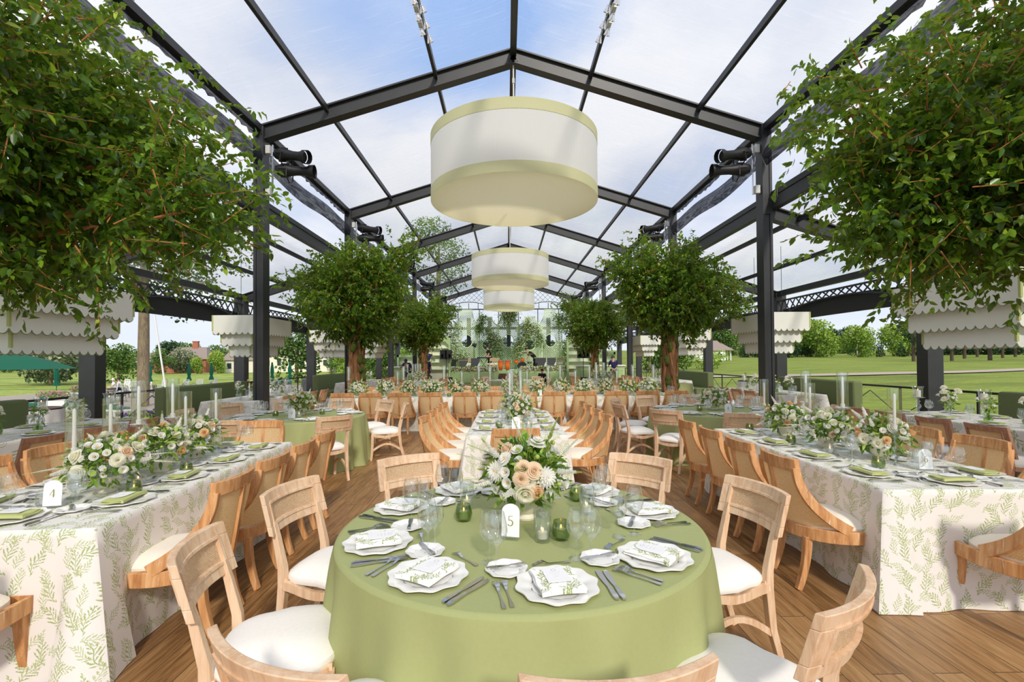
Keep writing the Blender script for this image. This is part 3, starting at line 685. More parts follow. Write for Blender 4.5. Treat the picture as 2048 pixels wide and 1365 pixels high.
# houses
def house(label, x, y, w_, d_, h, rh, wall, roofc, rz=0, chim=False, porch=False):
    o = thing('house', label, 'house', (x, y, gz(x, y)), rz)
    mb = MB(); mb.box((0, 0, h/2), (w_, d_, h)); wa = mb.build('wall', wall, o)
    mb = MB(); e = .5; mb.add([(-w_/2-e, -d_/2-e, h), (w_/2+e, -d_/2-e, h), (w_/2-w_*.12, 0, h+rh), (-w_/2+w_*.12, 0, h+rh), (-w_/2-e, d_/2+e, h), (w_/2+e, d_/2+e, h)], [(0, 1, 2, 3), (5, 4, 3, 2), (4, 0, 3), (1, 5, 2), (0, 4, 5, 1)]); mb.build('roof', roofc, o)
    for i in range(max(2, int(w_/2.4))):
        mb = MB(); x_ = -w_/2+1.2+i*(w_-2.4)/max(1, int(w_/2.4)-1); mb.box((x_, -d_/2-.03, h*.55), (.9, .06, 1.3)); mb.build('window', darkgl, o)
    if chim: mb = MB(); mb.box((w_*.1, 0, h+rh*.8), (1.2, 1.0, rh*1.3)); mb.box((w_*.1, 0, h+rh*1.45), (1.4, 1.2, .2)); mb.build('chimney', brickm, o)
    if porch:
        for q in (-1, 0, 1): mb = MB(); mb.box((w_/2+1.2, q*d_*.4, h/2), (.2, .2, h)); mb.build('porch_post', wall, o)
        mb = MB(); mb.add([(w_/2-.3, -d_/2-e, h+.1), (w_/2+1.8, -d_/2-e, h), (w_/2+1.8, d_/2+e, h), (w_/2-.3, d_/2+e, h+.1), (w_/2-.3, 0, h+rh*.8)], [(0, 1, 2, 3), (0, 4, 1), (1, 4, 2), (2, 4, 3)]); mb.build('porch_roof', roofc, o)
    return o
house('brick house with tall chimney beyond the meadow', -81.5, 125, 9, 7, 3.4, 3.2, brickm, roofm, .2, True)
house('partly hidden brick house left of the chimney house', -93, 128, 6, 5, 2.6, 2.6, brickm, roofm, -.2)
house('cream house with gabled roof beyond the meadow', -64, 118, 8, 6, 3.0, 2.6, housew, roofm, .3)
house('wide cream house behind the round young tree', -50, 118, 16, 7, 4.0, 3.2, housew, roofm, 0, True)
house('long white pavilion with grey roof beside the fairway', 44.5, 108, 8.4, 5, 2.2, 2.3, whitep, roofm, -.1, porch=True)

# ------------------------------------------------------------------ chairs (local +y looks at the table)
def legpts(x, y, z, dx, dy, n_=7, bow=.0):
    return [(x+dx*(f**2.2), y+dy*(f**2.2), z*(1-f)) for f in [i/(n_-1) for i in range(n_)]]
def mk_teak():
    o = thing('cane_back_chair', None, 'chair')
    zs = .43
    # seat frame: straight front, rounded rear
    pl = [(.275, .24), (.275, .05)]+[(.275*math.cos(a), .02-.28*math.sin(a)) for a in [PI*i/14 for i in range(15)]]+[(-.275, .05), (-.275, .24)]
    n_ = len(pl); mb = MB(); mb.sweep([(x, y, zs-.035) for x, y in pl], (0, 0, 1), .085, .038, closed=True); mb.build('seat_frame', teak, o, True, .004)
    mb = MB()
    def cush(u, v):
        a = 2*PI*u; f = v; k = .012+(1-f**5)*.06
        x, y = math.cos(a), math.sin(a); px_ = .255*x; py = .225*(abs(y)**.6)*(1 if y > 0 else -1) if y > 0 else .02*0+.26*y
        if y > 0: px_ = .255*(abs(x)**.55)*(1 if x > 0 else -1)
        return (px_*f, py*f-.0, zs+.005+k)
    mb.grid(cush, 28, 8, closeu=True); mb.grid(lambda u, v: (cush(u, 1)[0], cush(u, 1)[1], zs+.017-.04*v), 28, 1, closeu=True); mb.build('seat', linen, o, True)
    H = .92
    def ys(z):
        f = max(0, min(1, (z-.44)/(H-.44))); return .03-.335*(1-(1-f)**2.6)
    def yc(z):
        f = (z-.40)/(H-.40); return -.285-.085*f
    def P(u, z):
        f = max(0, min(1, (z-.44)/(H-.44))); th = u*PI/2; k = .55*(1-f)+.12
        W = .245+.03*(1-f)**2*0+.012*math.cos(f*PI*1.0)+.018*(1-f)
        x = W*((1-k)*u+k*math.sin(th)); y = yc(z)+(ys(z)-yc(z))*(1-math.cos(th)*(.55+.45*k)-.45*(1-k)*(1-u*u)*1.0 if False else (1-((1-k)*(1-u*u)+k*math.cos(th))))
        return (x, y, z)
    mb = MB(); mb.slab(lambda u, v: P(-.9+1.8*u, .455+(H-.06-.455)*v), 14, 12, (0, -.008, 0)); mb.build('cane_panel', cane, o, True)
    mb = MB(); mb.slab(lambda u, v: (lambda q: (q[0]*1.05, q[1]+.012*(1-v*0), q[2]))(P(-1+2*u, H-.085+.085*v)), 16, 1, (0, -.034, 0)); mb.build('top_rail', teak, o, True, .004)
    for s in (-1, 1):
        mb = MB(); zz_ = [.44+(H-.50)*i/14 for i in range(15)]
        mb.sweep([Vector(P(s, z))+Vector((0, -.012, 0)) for z in zz_], (1, 0, 0), .034, [.075-.025*i/14 for i in range(15)]); mb.build('side_rail', teak, o, True, .003)
    mb = MB(); zz_ = [.43+(H-.50)*i/8 for i in range(9)]; mb.sweep([Vector(P(0, z))+Vector((0, -.012, 0)) for z in zz_], (1, 0, 0), .036, .026); mb.build('centre_slat', teak, o, True)
    for (x, y, dx, dy) in ((.245, .205, .0, .045), (-.245, .205, 0, .045), (.165, -.205, .01, -.07), (-.165, -.205, -.01, -.07)):
        mb = MB(); mb.sweep(legpts(x, y, zs-.06, dx, dy), (1, 0, 0), [.052-.014*i/6 for i in range(7)], [.052-.014*i/6 for i in range(7)]); mb.build('leg', teak, o, True, .004)
    return o
def mk_pale(wd, cn, zc0=.68, zc1=.895, wide=.245, seatm=whitelinen, posts=True):
    def fn():
        o = thing('cane_panel_chair', None, 'chair'); zs = .44
        def cush(u, v):
            a = 2*PI*u; x, y = math.cos(a), math.sin(a); f = v; e = .55
            X = (.245 if y > 0 else .215)*(abs(x)**e)*(1 if x > 0 else -1); Y = .235*(abs(y)**e)*(1 if y > 0 else -1)
            return (X*f, Y*f, zs+.02+.055*(1-f**4))
        mb = MB(); mb.grid(cush, 32, 9, closeu=True); mb.grid(lambda u, v: (cush(u, 1)[0]*(1+.02*math.sin(PI*v)), cush(u, 1)[1]*(1+.02*math.sin(PI*v)), zs+.02-.035*v), 32, 3, closeu=True); mb.build('seat', seatm, o, True)
        mb = MB(); ap = lambda x: zs-.045+.035*abs(x/.21)**2
        for s in (-1, 1):
            mb.sweep([(-.21+.42*i/10, s*.205, ap(-.21+.42*i/10)-.01) for i in range(11)], (0, 0, 1), .05, .026)
            mb.sweep([(s*(.205+.012*math.sin(PI*i/10)), -.205+.41*i/10, zs-.045+.03*math.cos(2*PI*i/10)*.5) for i in range(11)], (0, 0, 1), .045, .026)
        mb.build('seat_frame', wd, o, True)
        for s in (-1, 1):
            mb = MB(); mb.sweep(legpts(s*.21, .205, zs-.02, 0, .02), (1, 0, 0), [.045-.01*i/6 for i in range(7)], [.045-.01*i/6 for i in range(7)]); mb.build('leg', wd, o, True, .003)
            pts = [(s*.185, -.30, 0), (s*.187, -.245, .18), (s*.19, -.22, .40), (s*.19, -.225, .50), (s*.19, -.262, .66), (s*.19, -.285, .74)]
            mb = MB(); mb.sweep(pts, (1, 0, 0), [.034, .038, .042, .04, .036, .03], [.034, .04, .046, .04, .032, .028]); mb.build('leg', wd, o, True, .003)
            mb = MB(); mb.sweep([(s*(.19+.0*i), -.24+.44*i/10, .16+.10*math.sin(PI*i/10)) for i in range(11)], (0, 0, 1), .032, .02); mb.build('stretcher', wd, o, True)
        yb = lambda x, z: -.335+.06*(x/wide)**2-.12*(z-zc1)*-1*0-(z-.74)*.28+.02
        Q = lambda x, z, d=0: (x, yb(x, z)+d, z)
        th = .03; bw = .05; mb = MB()
        mb.slab(lambda u, v: Q(-wide+2*wide*u, zc1-bw+bw*v), 14, 1, (0, -th, 0)); mb.slab(lambda u, v: Q(-wide+2*wide*u, zc0+bw*v), 14, 1, (0, -th, 0))
        for s in (-1, 1): mb.slab(lambda u, v: Q(s*wide-s*bw*u, zc0+bw+(zc1-zc0-2*bw)*v), 2, 3, (0, -th, 0))
        bf = mb.build('back_frame', wd, o, True, .003); mb = MB()
        for (a, b) in ((zc0+bw-.004, .012), (zc1-bw-.008, .012)): mb.slab(lambda u, v: Q(-wide+bw+2*(wide-bw)*u, a+b*v, .006), 12, 1, (0, -th-.012, 0))
        for s in (-1, 1): mb.slab(lambda u, v: Q(s*(wide-bw+.004)-s*.012*u, zc0+bw+(zc1-zc0-2*bw)*v, .006), 1, 2, (0, -th-.012, 0))
        mb.build('moulding', wd, bf, True)
        mb = MB(); mb.slab(lambda u, v: Q(-wide+bw+2*(wide-bw)*u, zc0+bw+(zc1-zc0-2*bw)*v, -.012), 12, 3, (0, -.006, 0)); mb.build('cane_panel', cn, bf, True)
        return o
    return fn
teakc = Kind(mk_teak); palec = Kind(mk_pale(palew, canep)); pinkc_ = Kind(mk_pale(pinkw, cane, .52, .86, .245))
def face(x, y, tx, ty): return math.atan2(ty-y, tx-x)-PI/2

# ------------------------------------------------------------------ tableware
def plate_mesh(r, scal, n_=72):
    def rf(a): return 1.03-.05*abs(math.sin(a*scal/2))**1.3+.018*math.cos(a*scal)
    mb = MB(); mb.disc(r*.62, (0, 0, .004), n_); mb.lathe([(r*.62, .004), (r*.68, .009), (r*.93, .016), (r, .017), (r, .012), (r*.62, 0)], n_, rf=rf); mb.disc(r*.62, (0, 0, 0), n_)
    return mb.mesh('plate', china, True)
chargerM = plate_mesh(.155, 10); breadM = plate_mesh(.084, 8)
def napkin(mtl, printed_):
    mb = MB(); w_, d_ = (.165, .195) if printed_ else (.225, .12)
    for k, (dz, sh) in enumerate(((0, 0), (.0055, .004), (.011, -.003))):
        mb.slab(lambda u, v: ((u-.5)*w_*(1-.02*k)+sh+.003*math.sin(v*9+k), (v-.5)*d_*(1-.03*k), .016+dz+.002*math.sin(v*7+k)+.0045*math.sin(PI*u)*math.sin(PI*v)), 10, 8, (0, 0, .0045))
    mb.sweep([((u/8-.5)*w_, -d_/2, .0235+.004*math.sin(PI*u/8)) for u in range(9)], (0, 0, 1), .017, .012)
    return mb.mesh('napkin', mtl, True)
napP = napkin(naprint, True); napG = napkin(napgreen, False)
def menu_mesh(h=.125, w_=.088, z=.0375):
    pts = [(-w_/2, -h/2), (w_/2, -h/2)]+[(w_/2*math.cos(a), h/2-w_/2+w_/2*math.sin(a)) for a in [PI*i/12 for i in range(13)]]
    mb = MB(); mb.prism(pts, z, z+.0016)
    mb.lathe([(.008, 0), (.0105, 0)], 16, (0, h/2-.028, z+.002), 1)
    for i in range(3): mb.box((0, .012-i*.016, z+.0019), (.042-.01*i, .0018, .0004), mi=1)
    return mb.mesh('menu_card', [paper, inkgrey])
menuM = menu_mesh()
def fork_mesh(L=.20, wide=.024):
    mb = MB(); z = lambda f: .004+.012*math.sin(min(1, max(0, (f-.55)/.45))*PI)**2+.004*f
    pts = [(0, -L/2+L*.68*i/10, z(.68*i/10)) for i in range(11)]; mb.sweep(pts, (1, 0, 0), [.016, .016, .013, .009, .007, .006, .006, .006, .006, .009, .014], .003)
    mb.slab(lambda u, v: ((u-.5)*wide*(.6+.4*v), -L/2+L*(.68+.09*v), z(.68+.09*v)), 2, 2, (0, 0, .002))
    for k in range(4): x = (k-1.5)*wide/3.6; mb.sweep([(x, -L/2+L*f, z(f)) for f in (.765, .85, .93, 1.0)], (1, 0, 0), [.0045, .0042, .0038, .002], .002)
    return mb.mesh('fork', silver, True)
def knife_mesh(L=.235):
    mb = MB(); mb.sweep([(0, -L/2+L*.42*i/6, .005) for i in range(7)], (1, 0, 0), [.012, .019, .019, .017, .015, .013, .010], [.006, .009, .009, .008, .007, .007, .005]); 
    mb.slab(lambda u, v: ((u-.5)*(.010+.013*math.sin(min(1, v*1.25)*PI*.62)*(1-max(0, v-.85)*5)), -L/2+L*(.42+.58*v), .004), 2, 10, (0, 0, .002)); return mb.mesh('knife', silver, True)
forkM = fork_mesh(); fork2M = fork_mesh(.165, .02); knifeM = knife_mesh(); bknifeM = knife_mesh(.165)
def wine_mesh(h=.215, r=.042, stem=.085):
    p = [(.034, .0), (.034, .002), (.012, .005), (.0042, .012), (.0036, stem*.6), (.0045, stem-.006), (.012, stem+.004)]; b = h-stem
    p += [(r*.62, stem+b*.12), (r*.92, stem+b*.28), (r, stem+b*.42), (r*.95, stem+b*.65), (r*.80, stem+b*.88), (r*.72, h), (r*.69, h), (r*.92, stem+b*.62), (r*.965, stem+b*.42), (r*.88, stem+b*.28), (r*.55, stem+b*.13), (0, stem+.008)]
    mb = MB(); mb.lathe(p, 24); mb.disc(.034, (0, 0, 0), 24); return mb.mesh('wine_glass', wineg, 80)
wineM = wine_mesh(); wineT = wine_mesh(.235, .046, .10); wineB = wine_mesh(.20, .052, .085)
mb = MB(); mb.lathe([(.0, .002), (.032, .002), (.034, .01), (.036, .125), (.033, .125), (.031, .012), (0, .010)], 20); tumM = mb.mesh('water_glass', ribbed, 60)
def setw(kind, table, where, x, y, th, detail=3):
    """place setting: (x, y) = table edge point in front of the guest, th = inward direction"""
    f = Vector((math.cos(th), math.sin(th))); r = Vector((math.sin(th), -math.cos(th))); rz = th-PI/2
    def it(name, me, u, v, label, cat, rot=0, dz=0, gr=None):
        p = Vector((x, y))+r*u+f*v; o = bpy.data.objects.new(name, me); C.objects.link(o); o.location = (p.x, p.y, .762+dz); o.rotation_euler = (0, 0, rz+rot)
        return tag(o, label+' '+where, cat, gr)
    pr_ = kind == 'print'
    it('charger_plate', chargerM, 0, .185, 'white scalloped plate', 'plate', rnd.uniform(-.2, .2), 0, 'plates on '+table)
    j = rnd.uniform(-.10, .10)
    it('folded_napkin', napP if pr_ else napG, 0, .19, 'leaf-print folded napkin' if pr_ else 'green folded napkin', 'napkin', j+(0 if pr_ else .12), .003, 'napkins on '+table)
    it('menu_card', menuM, .0, .205, 'arched white menu card', 'menu card', j+(0 if pr_ else PI/2+.1), .003, 'menu cards on '+table)
    if detail < 1: return
    it('wine_glass', wineM, .14+rnd.uniform(-.01, .01), .42, 'smaller stemmed wine glass', 'wine glass', 0, 0, 'wine glasses on '+table)
    it('wine_glass', wineT if pr_ else wineB, .20+rnd.uniform(-.01, .01), .375, 'larger stemmed wine glass', 'wine glass', 0, 0, 'wine glasses on '+table)
    if detail < 2: return
    it('bread_plate', breadM, -.165, .355, 'small scalloped bread plate', 'plate', 0, 0, 'bread plates on '+table)
    if detail < 3: 
        it('fork', forkM, -.20, .17, 'silver dinner fork', 'fork', 0, 0, 'forks on '+table); it('knife', knifeM, .19, .17, 'silver dinner knife', 'knife', 0, 0, 'knives on '+table); return
    it('butter_knife', bknifeM, -.165, .365, 'butter knife on bread plate', 'knife', rnd.uniform(.9, 1.7)*rnd.choice((1, 1, -1)), .014, 'butter knives on '+table)
    it('fork', forkM, -.192, .17, 'inner dinner fork', 'fork', .02, 0, 'forks on '+table); it('fork', forkM, -.222, .165, 'outer salad fork', 'fork', .03, 0, 'forks on '+table)
    it('knife', knifeM, .190, .17, 'inner dinner knife', 'knife', -.04, 0, 'knives on '+table); it('knife', knifeM, .217, .165, 'outer salad knife', 'knife', -.06, 0, 'knives on '+table)
    it('dessert_fork', fork2M, .03, .385, 'small dessert fork', 'fork', PI/2+rnd.uniform(-.3, .1), 0, 'dessert forks on '+table)

# cloths
def round_cloth(R_, folds, seed):
    rr = random.Random(seed); ph = [rr.uniform(0, 6.28) for _ in range(6)]; H = .76
    def rad(a, f): return R_+.012+ (f**.75)*(.06+.040*math.sin(folds*a+ph[0]+.5*math.sin(3*a+ph[1]))+.022*math.sin((folds*1.7)//1*a+ph[2])) + .16*max(0, f-.9)*(1+.7*math.sin(folds*a+ph[3]))
    mb = MB(); N = 220; mb.disc(R_-.012, (0, 0, H), N); mb.lathe([(R_-.012, H), (R_+.004, H-.004), (R_+.012, H-.018)], N)
    mb.grid(lambda u, v: (rad(2*PI*u, v**1.0)*math.cos(2*PI*u), rad(2*PI*u, v)*math.sin(2*PI*u), (H-.018)*(1-v)+.004), N, 14, closeu=True)
    return mb.mesh('tablecloth', greencloth, 60)
def rect_cloth(x0, x1, y0, y1, seed, m, H=.76, lip=.0):
    rr = random.Random(seed); cx_, cy_ = (x0+x1)/2, (y0+y1)/2; hx, hy = (x1-x0)/2, (y1-y0)/2; rc = .02
    ring = []; step = .045
    for (ax, ay, bx, by, nx, ny) in ((-hx, -hy, hx, -hy, 0, -1), (hx, -hy, hx, hy, 1, 0), (hx, hy, -hx, hy, 0, 1), (-hx, hy, -hx, -hy, -1, 0)):
        L = math.hypot(bx-ax, by-ay); k = int(L/step)
        for i in range(k+1):
            t_ = i/k; ring.append((ax+(bx-ax)*t_, ay+(by-ay)*t_, nx, ny, min(t_, 1-t_)*L, ax+ay+t_*L))
    P1, P2 = rr.uniform(0, 6), rr.uniform(0, 6); n_ = len(ring); mb = MB()
    def pt(i, f):
        x, y, nx, ny, dc, s_ = ring[i % n_]; cor = math.exp(-(dc/.13)**2)
        o = .012+f*(.035+.014*math.sin(s_*9+P1)+.010*math.sin(s_*17+P2))+ cor*f*(.085+.03*math.sin(s_*30))
        sx_, sy_ = (1 if x > 0 else -1), (1 if y > 0 else -1); k = cor*f*.095*math.cos(dc*38)
        return (x+nx*o+(sx_*k if ny else 0), y+ny*o+(sy_*k if nx else 0), max(.004, (H-.012)*(1-f)-0*f))
    fr_ = [0, .04, .12, .25, .4, .55, .7, .85, 1]
    vs = [(x, y, H) for (x, y, *_r) in ring]; mb.add(vs, [tuple(range(n_))])
    vs = [(x*.9999, y*.9999, H) for (x, y, *_r) in ring]+[pt(i, f) for f in fr_ for i in range(n_)]
    mb.add(vs, [(j*n_+i, j*n_+(i+1) % n_, (j+1)*n_+(i+1) % n_, (j+1)*n_+i) for j in range(len(fr_)) for i in range(n_)])
    me = mb.mesh('tablecloth', m, 45); o = bpy.data.objects.new('tablecloth', me); C.objects.link(o); o.location = (cx_, cy_, 0); return o

# numbers written with thin and thick strokes
def digit(mb, ch, cx_, z0, h, y, mi=1):
    A = lambda cx2, cz, rx, rz_, a0, a1, k=14: [(cx2+rx*math.cos(R(a0+(a1-a0)*i/k)), cz+rz_*math.sin(R(a0+(a1-a0)*i/k))) for i in range(k+1)]
    S_ = {'0': [(A(0, .5, .27, .5, 90, 450, 28), .09)], '1': [([(0, 0), (0, 1)], .10), ([(0, 1), (-.14, .86)], .05), ([(-.15, 0), (.15, 0)], .04)],
          '3': [(A(-.02, .76, .24, .24, 150, -80), .08), (A(-.02, .27, .29, .27, 85, -160), .10)], '4': [([(.12, 0), (.12, 1)], .11), ([(.12, 1), (-.33, .3)], .05), ([(-.33, .3), (.33, .3)], .06)],
          '5': [([(-.17, 1), (.24, 1)], .08), ([(-.17, 1), (-.2, .56)], .05), (A(-.03, .30, .28, .30, 125, -150), .10)],
          '6': [(A(.02, .30, .27, .30, 0, 360, 24), .08), (A(.35, .25, .62, .78, 172, 110), .07)], '9': [(A(-.02, .70, .27, .30, 0, 360, 24), .08), (A(-.35, .75, .62, .78, -8, -70), .07)],
          '8': [(A(0, .74, .2, .24, 0, 360, 24), .08), (A(0, .26, .26, .26, 0, 360, 24), .09)], '7': [([(-.25, 1), (.25, 1)], .08), ([(.25, 1), (-.1, 0)], .08)], '2': [(A(0, .72, .25, .27, 160, -30), .08), ([(.22, .6), (-.27, 0)], .07), ([(-.27, 0), (.28, 0)], .08)]}[ch]
    for pts, wd in S_:
        vs = []; n_ = len(pts)
        for i, (a, b) in enumerate(pts):
            p, q = pts[max(0, i-1)], pts[min(n_-1, i+1)]; dx, dz = q[0]-p[0], q[1]-p[1]; l = math.hypot(dx, dz) or 1; wv = wd*(.55+.75*abs(dz)/l)*.5
            vs += [(cx_+(a-dz/l*wv)*h, y, z0+(b+dx/l*wv)*h), (cx_+(a+dz/l*wv)*h, y, z0+(b-dx/l*wv)*h)]
        mb.add(vs, [(2*i, 2*i+1, 2*i+3, 2*i+2) for i in range(n_-1)], mi)
def number_card(num, x, y, rz, label, w_=.095, h=.16):
    o = thing('table_number_sign', label, 'table number', (x, y, .762), rz)
    pts = [(-w_/2, .012), (w_/2, .012), (w_/2, h-w_*.42)]+[(w_/2*math.cos(a), h-w_*.42+w_*.42*math.sin(a)) for a in [PI*i/14 for i in range(1, 14)]]+[(-w_/2, h-w_*.42)]
    mb = MB(); mb.prism(pts, -.002, .002, 'y'); cdo = mb.build('card', paper, o); cdo.rotation_euler = (-.10, 0, 0)
    mb = MB(); hh = .045; ws = {'1': .30}; tot = sum(ws.get(c, .66) for c in num); xx = -tot*hh/2
    for c in num: k = ws.get(c, .66); digit(mb, c, xx+k*hh/2, .062, hh, -.0032, 0); xx += k*hh
    mb.build('number', inkgold, cdo)
    mb = MB(); mb.box((0, 0, .007), (w_*.9, .035, .014)); mb.build('acrylic_foot', acrylic, o); return o

# candles
def mk_hurricane(st, tube_h=.32, big=False):
    def fn():
        o = thing('candle_holder', None, 'candle holder'); r = .046
        mb = MB(); p = [(0, 0), (.05, 0), (.05, .008), (.02, .016), (.010, .03)]
        z = .03
        k = 0
        while z < st-.07:
            p += [(.010, z+.012), (.024, z+.028), (.030, z+.040), (.020, z+.052), (.009, z+.064)]; z += .064+.05*(k == 1); k += 1
            if k > 3: break
        p += [(.010, st-.03), (.018, st-.02), (.055, st-.012), (.056, st), (0, st)]
        mb.lathe(p, 14); mb.build('crystal_stand', crystal, o, 40)
        mb = MB(); mb.lathe([(.011, 0), (.0115, .02), (.0105, tube_h*.75), (.004, tube_h*.79), (0, tube_h*.79)], 12, (0, 0, st+.03)); mb.lathe([(.0, 0), (.018, 0), (.018, .03), (.012, .034)], 12, (0, 0, st)) ; c = mb.build('taper_candle', wax, o, 50)
        mb = MB(); mb.tube([(0, 0, st+.03+tube_h*.79), (0, 0, st+.045+tube_h*.79)], .001, 5); mb.build('wick', wickm, c)
        mb = MB(); mb.lathe([(r, 0), (r, tube_h), (r-.003, tube_h), (r-.003, 0)], 24, (0, 0, st+.001)); mb.build('glass_cylinder', wineg, o, 60)
        return o
    return fn
tallH = Kind(mk_hurricane(.40)); lowH = Kind(mk_hurricane(.285)); 
def mk_pillar():
    o = thing('pillar_candle_holder', None, 'candle holder'); st = .24; mb = MB()
    mb.lathe([(0, 0), (.06, 0), (.06, .008), (.02, .02), (.012, .05), (.035, .075), (.042, .10), (.030, .125), (.012, .14), (.03, .17), (.012, .195), (.02, .22), (.085, .232), (.085, st), (0, st)], 16); mb.build('crystal_stand', crystal, o, 40)
    mb = MB(); mb.lathe([(.038, 0), (.038, .098), (.034, .104), (0, .102)], 18, (0, 0, st)); c = mb.build('pillar_candle', wax, o, 50)
    mb = MB(); mb.ball((0, 0, st+.116), .006, 6, 5, 0, (1, 1, 2)); mb.build('flame', flame, c)
    mb = MB(); mb.lathe([(.06, 0), (.062, .13), (.078, .165), (.075, .165), (.059, .13), (.057, 0)], 20, (0, 0, st)); mb.build('glass_shade', wineg, o, 60); return o
pillarH = Kind(mk_pillar)
def mk_votive(gm, r=.045, h=.085, lit=True, shape=1):
    def fn():
        o = thing('votive_candle', None, 'votive'); mb = MB()
        pr1 = [(0, 0), (r*.8, 0), (r*.95, h*.15), (r*1.05, h*.45), (r*.92, h*.8), (r*.84, h), (r*.78, h), (r*.98, h*.45), (r*.85, h*.15), (0, h*.10)]
        pr2 = [(0, 0), (r*.82, 0), (r*.86, h*.28), (r, h*.31), (r, h), (r*.93, h), (r*.93, h*.34), (r*.78, h*.30), (r*.74, h*.06), (0, h*.06)]
        mb.lathe(pr1 if shape == 1 else pr2, 20); mb.build('glass_cup', gm, o, 60)
        mb = MB(); zc = h*.12 if shape == 1 else h*.10; hc = h*.45 if shape == 1 else h*.2; mb.lathe([(0, 0), (r*.55, 0), (r*.55, hc), (0, hc)], 12, (0, 0, zc)); c = mb.build('candle', wax, o, 40)
        mb = MB(); mb.ball((0, 0, zc+hc+.010), .005, 6, 5, 0, (1, 1, 2)); mb.build('flame', flame, c); return o
    return fn
votG = Kind(mk_votive(greeng)); votC = Kind(mk_votive(ribbed, .042, .15, shape=2)); votR = Kind(mk_votive(ribbed, .045, .09))

# ------------------------------------------------------------------ flowers
def petal(mb, r0, r1, a, w_, z0, z1, cup, mi=0, nu=4, nv=4, tip=.0):
    def fn(u, v):
        aa = a+(u-.5)*w_*(.55+.45*math.sin(PI*min(1, v*.9+.08))); rr = r0+(r1-r0)*v-cup*math.sin(PI*v)*.0+tip*v*v*abs(u-.5)*-1
        z = z0+(z1-z0)*(v**cup); return (rr*math.cos(aa), rr*math.sin(aa), z)
    mb.grid(fn, nu, nv, mi)
def rose_mesh(m, seed=1, r=.036):
    mb = MB(); rr = random.Random(seed)
    for (k, n_, w_) in ((0, 3, 2.4), (1, 4, 2.0), (2, 5, 1.6), (3, 6, 1.4), (4, 7, 1.15)):
        for i in range(n_):
            a = 2*PI*i/n_+k*.8+rr.uniform(-.15, .15); f = (k+1)/5
            def fn(u, v, a=a, f=f, w_=w_): 
                op = f**1.6; rad = r*(.10+.32*f)+r*(.12+.62*op)*v**1.3; aa = a+(u-.5)*w_*(.75+.35*math.sin(PI*v)); z = r*(-.55+.15*(1-f))+r*(1.25-.75*op)*math.sin(v*PI*.5)+r*.10*op*(1-4*(u-.5)**2)*v-r*.12*v**5*op
                return (rad*math.cos(aa), rad*math.sin(aa), z)
            mb.grid(fn, 4, 4)
    mb.ball((0, 0, -r*.35), r*.42, 8, 5); return mb.mesh('rose', m, True)
def dahlia_mesh(r=.046):
    mb = MB()
    for (k, n_, f, e) in ((0, 16, 1.0, .05), (1, 15, .82, .5), (2, 12, .6, .9), (3, 9, .4, 1.2)):
        for i in range(n_):
            a = 2*PI*i/n_+k*.3; L = r*f
            def fn(u, v, a=a, L=L, e=e, k=k): 
                ww = L*.42*math.sin(PI*min(1, .12+v*.86))**.6; x = .15*L+L*.9*v; y = (u-.5)*ww; z = L*e*v*.55+.003*k*4*0+.02*k*.3-(u-.5)**2*ww*1.2
                return (x*math.cos(a)-y*math.sin(a), x*math.sin(a)+y*math.cos(a), z+.002*k)
            mb.grid(fn, 2, 3)
    mb.ball((0, 0, r*.22), r*.2, 8, 6, 1, (1, 1, .7)); mb.ball((0, 0, -.004), r*.3, 8, 4); return mb.mesh('dahlia', [pwhite, pyel], True)
def lisi_mesh(m=None, r=.026):
    mb = MB()
    for k in range(2):
        for i in range(5):
            a = 2*PI*i/5+k*.6
            def fn(u, v, a=a, k=k): 
                aa = a+(u-.5)*1.6*(.6+.4*v); rad = r*(.12+(.85-.3*k)*v**1.2); return (rad*math.cos(aa), rad*math.sin(aa), r*(-.8+1.25*v**.7-.25*v**4*(1-k)))
            mb.grid(fn, 3, 4)
    mb.ball((0, 0, -r*.1), r*.16, 6, 4, 1); return mb.mesh('lisianthus', [m or pwhite, pyel], True)
def spike_mesh(m1, m2, L=.16, r=.014, n_=44):
    mb = MB(); mb.tube([(0, 0, -.08), (0, 0, L)], .0018, 5, 1); rr = random.Random(3)
    for i in range(n_*2):
        f = i/(n_*2); q = r*(1-f*.8)*rr.uniform(.7, 1.15); a0 = i*2.4; z = L*f
        for j in range(2):
            a = a0+j*.7; c_, s_ = math.cos(a), math.sin(a); w_ = q*.42; p = lambda x, y, dz: (x*c_-y*s_, x*s_+y*c_, z+dz)
            mb.add([p(.001, 0, 0), p(q*.55, -w_, q*.25), p(q, 0, q*(.7-.5*j)), p(q*.55, w_, q*.25), p(q*.5, 0, -q*.10)], [(0, 1, 4), (1, 2, 4), (2, 3, 4), (3, 0, 4)], 0 if f < .78 else 1)
    return mb.mesh('spike', [m1, m2], True)
def bud_mesh(): mb = MB(); mb.ball((0, 0, 0), .011, 8, 6, 0, (1, 1, 1.35)); mb.tube([(0, 0, -.05), (0, 0, -.01)], .0015, 4); return mb.mesh('bud', pgreen, True)
FL = {'rose_white': ('rose', rose_mesh(pcream, 1, .044)), 'rose_peach': ('rose', rose_mesh(ppeach, 2, .033)), 'rose_blush': ('rose', rose_mesh(ppink, 3, .035)), 'dahlia': ('dahlia', dahlia_mesh()),
      'lisi': ('lisianthus', lisi_mesh()), 'lisib': ('lisianthus', lisi_mesh(r=.032)), 'snap': ('snapdragon', spike_mesh(pwhite, pgreen, .13, .022, 40)), 'snapg': ('snapdragon', spike_mesh(pgreen, pgreen, .12, .014, 36)), 'vero': ('veronica', spike_mesh(pwhite, pgreen, .15, .009, 60)), 'bud': ('bud', bud_mesh())}
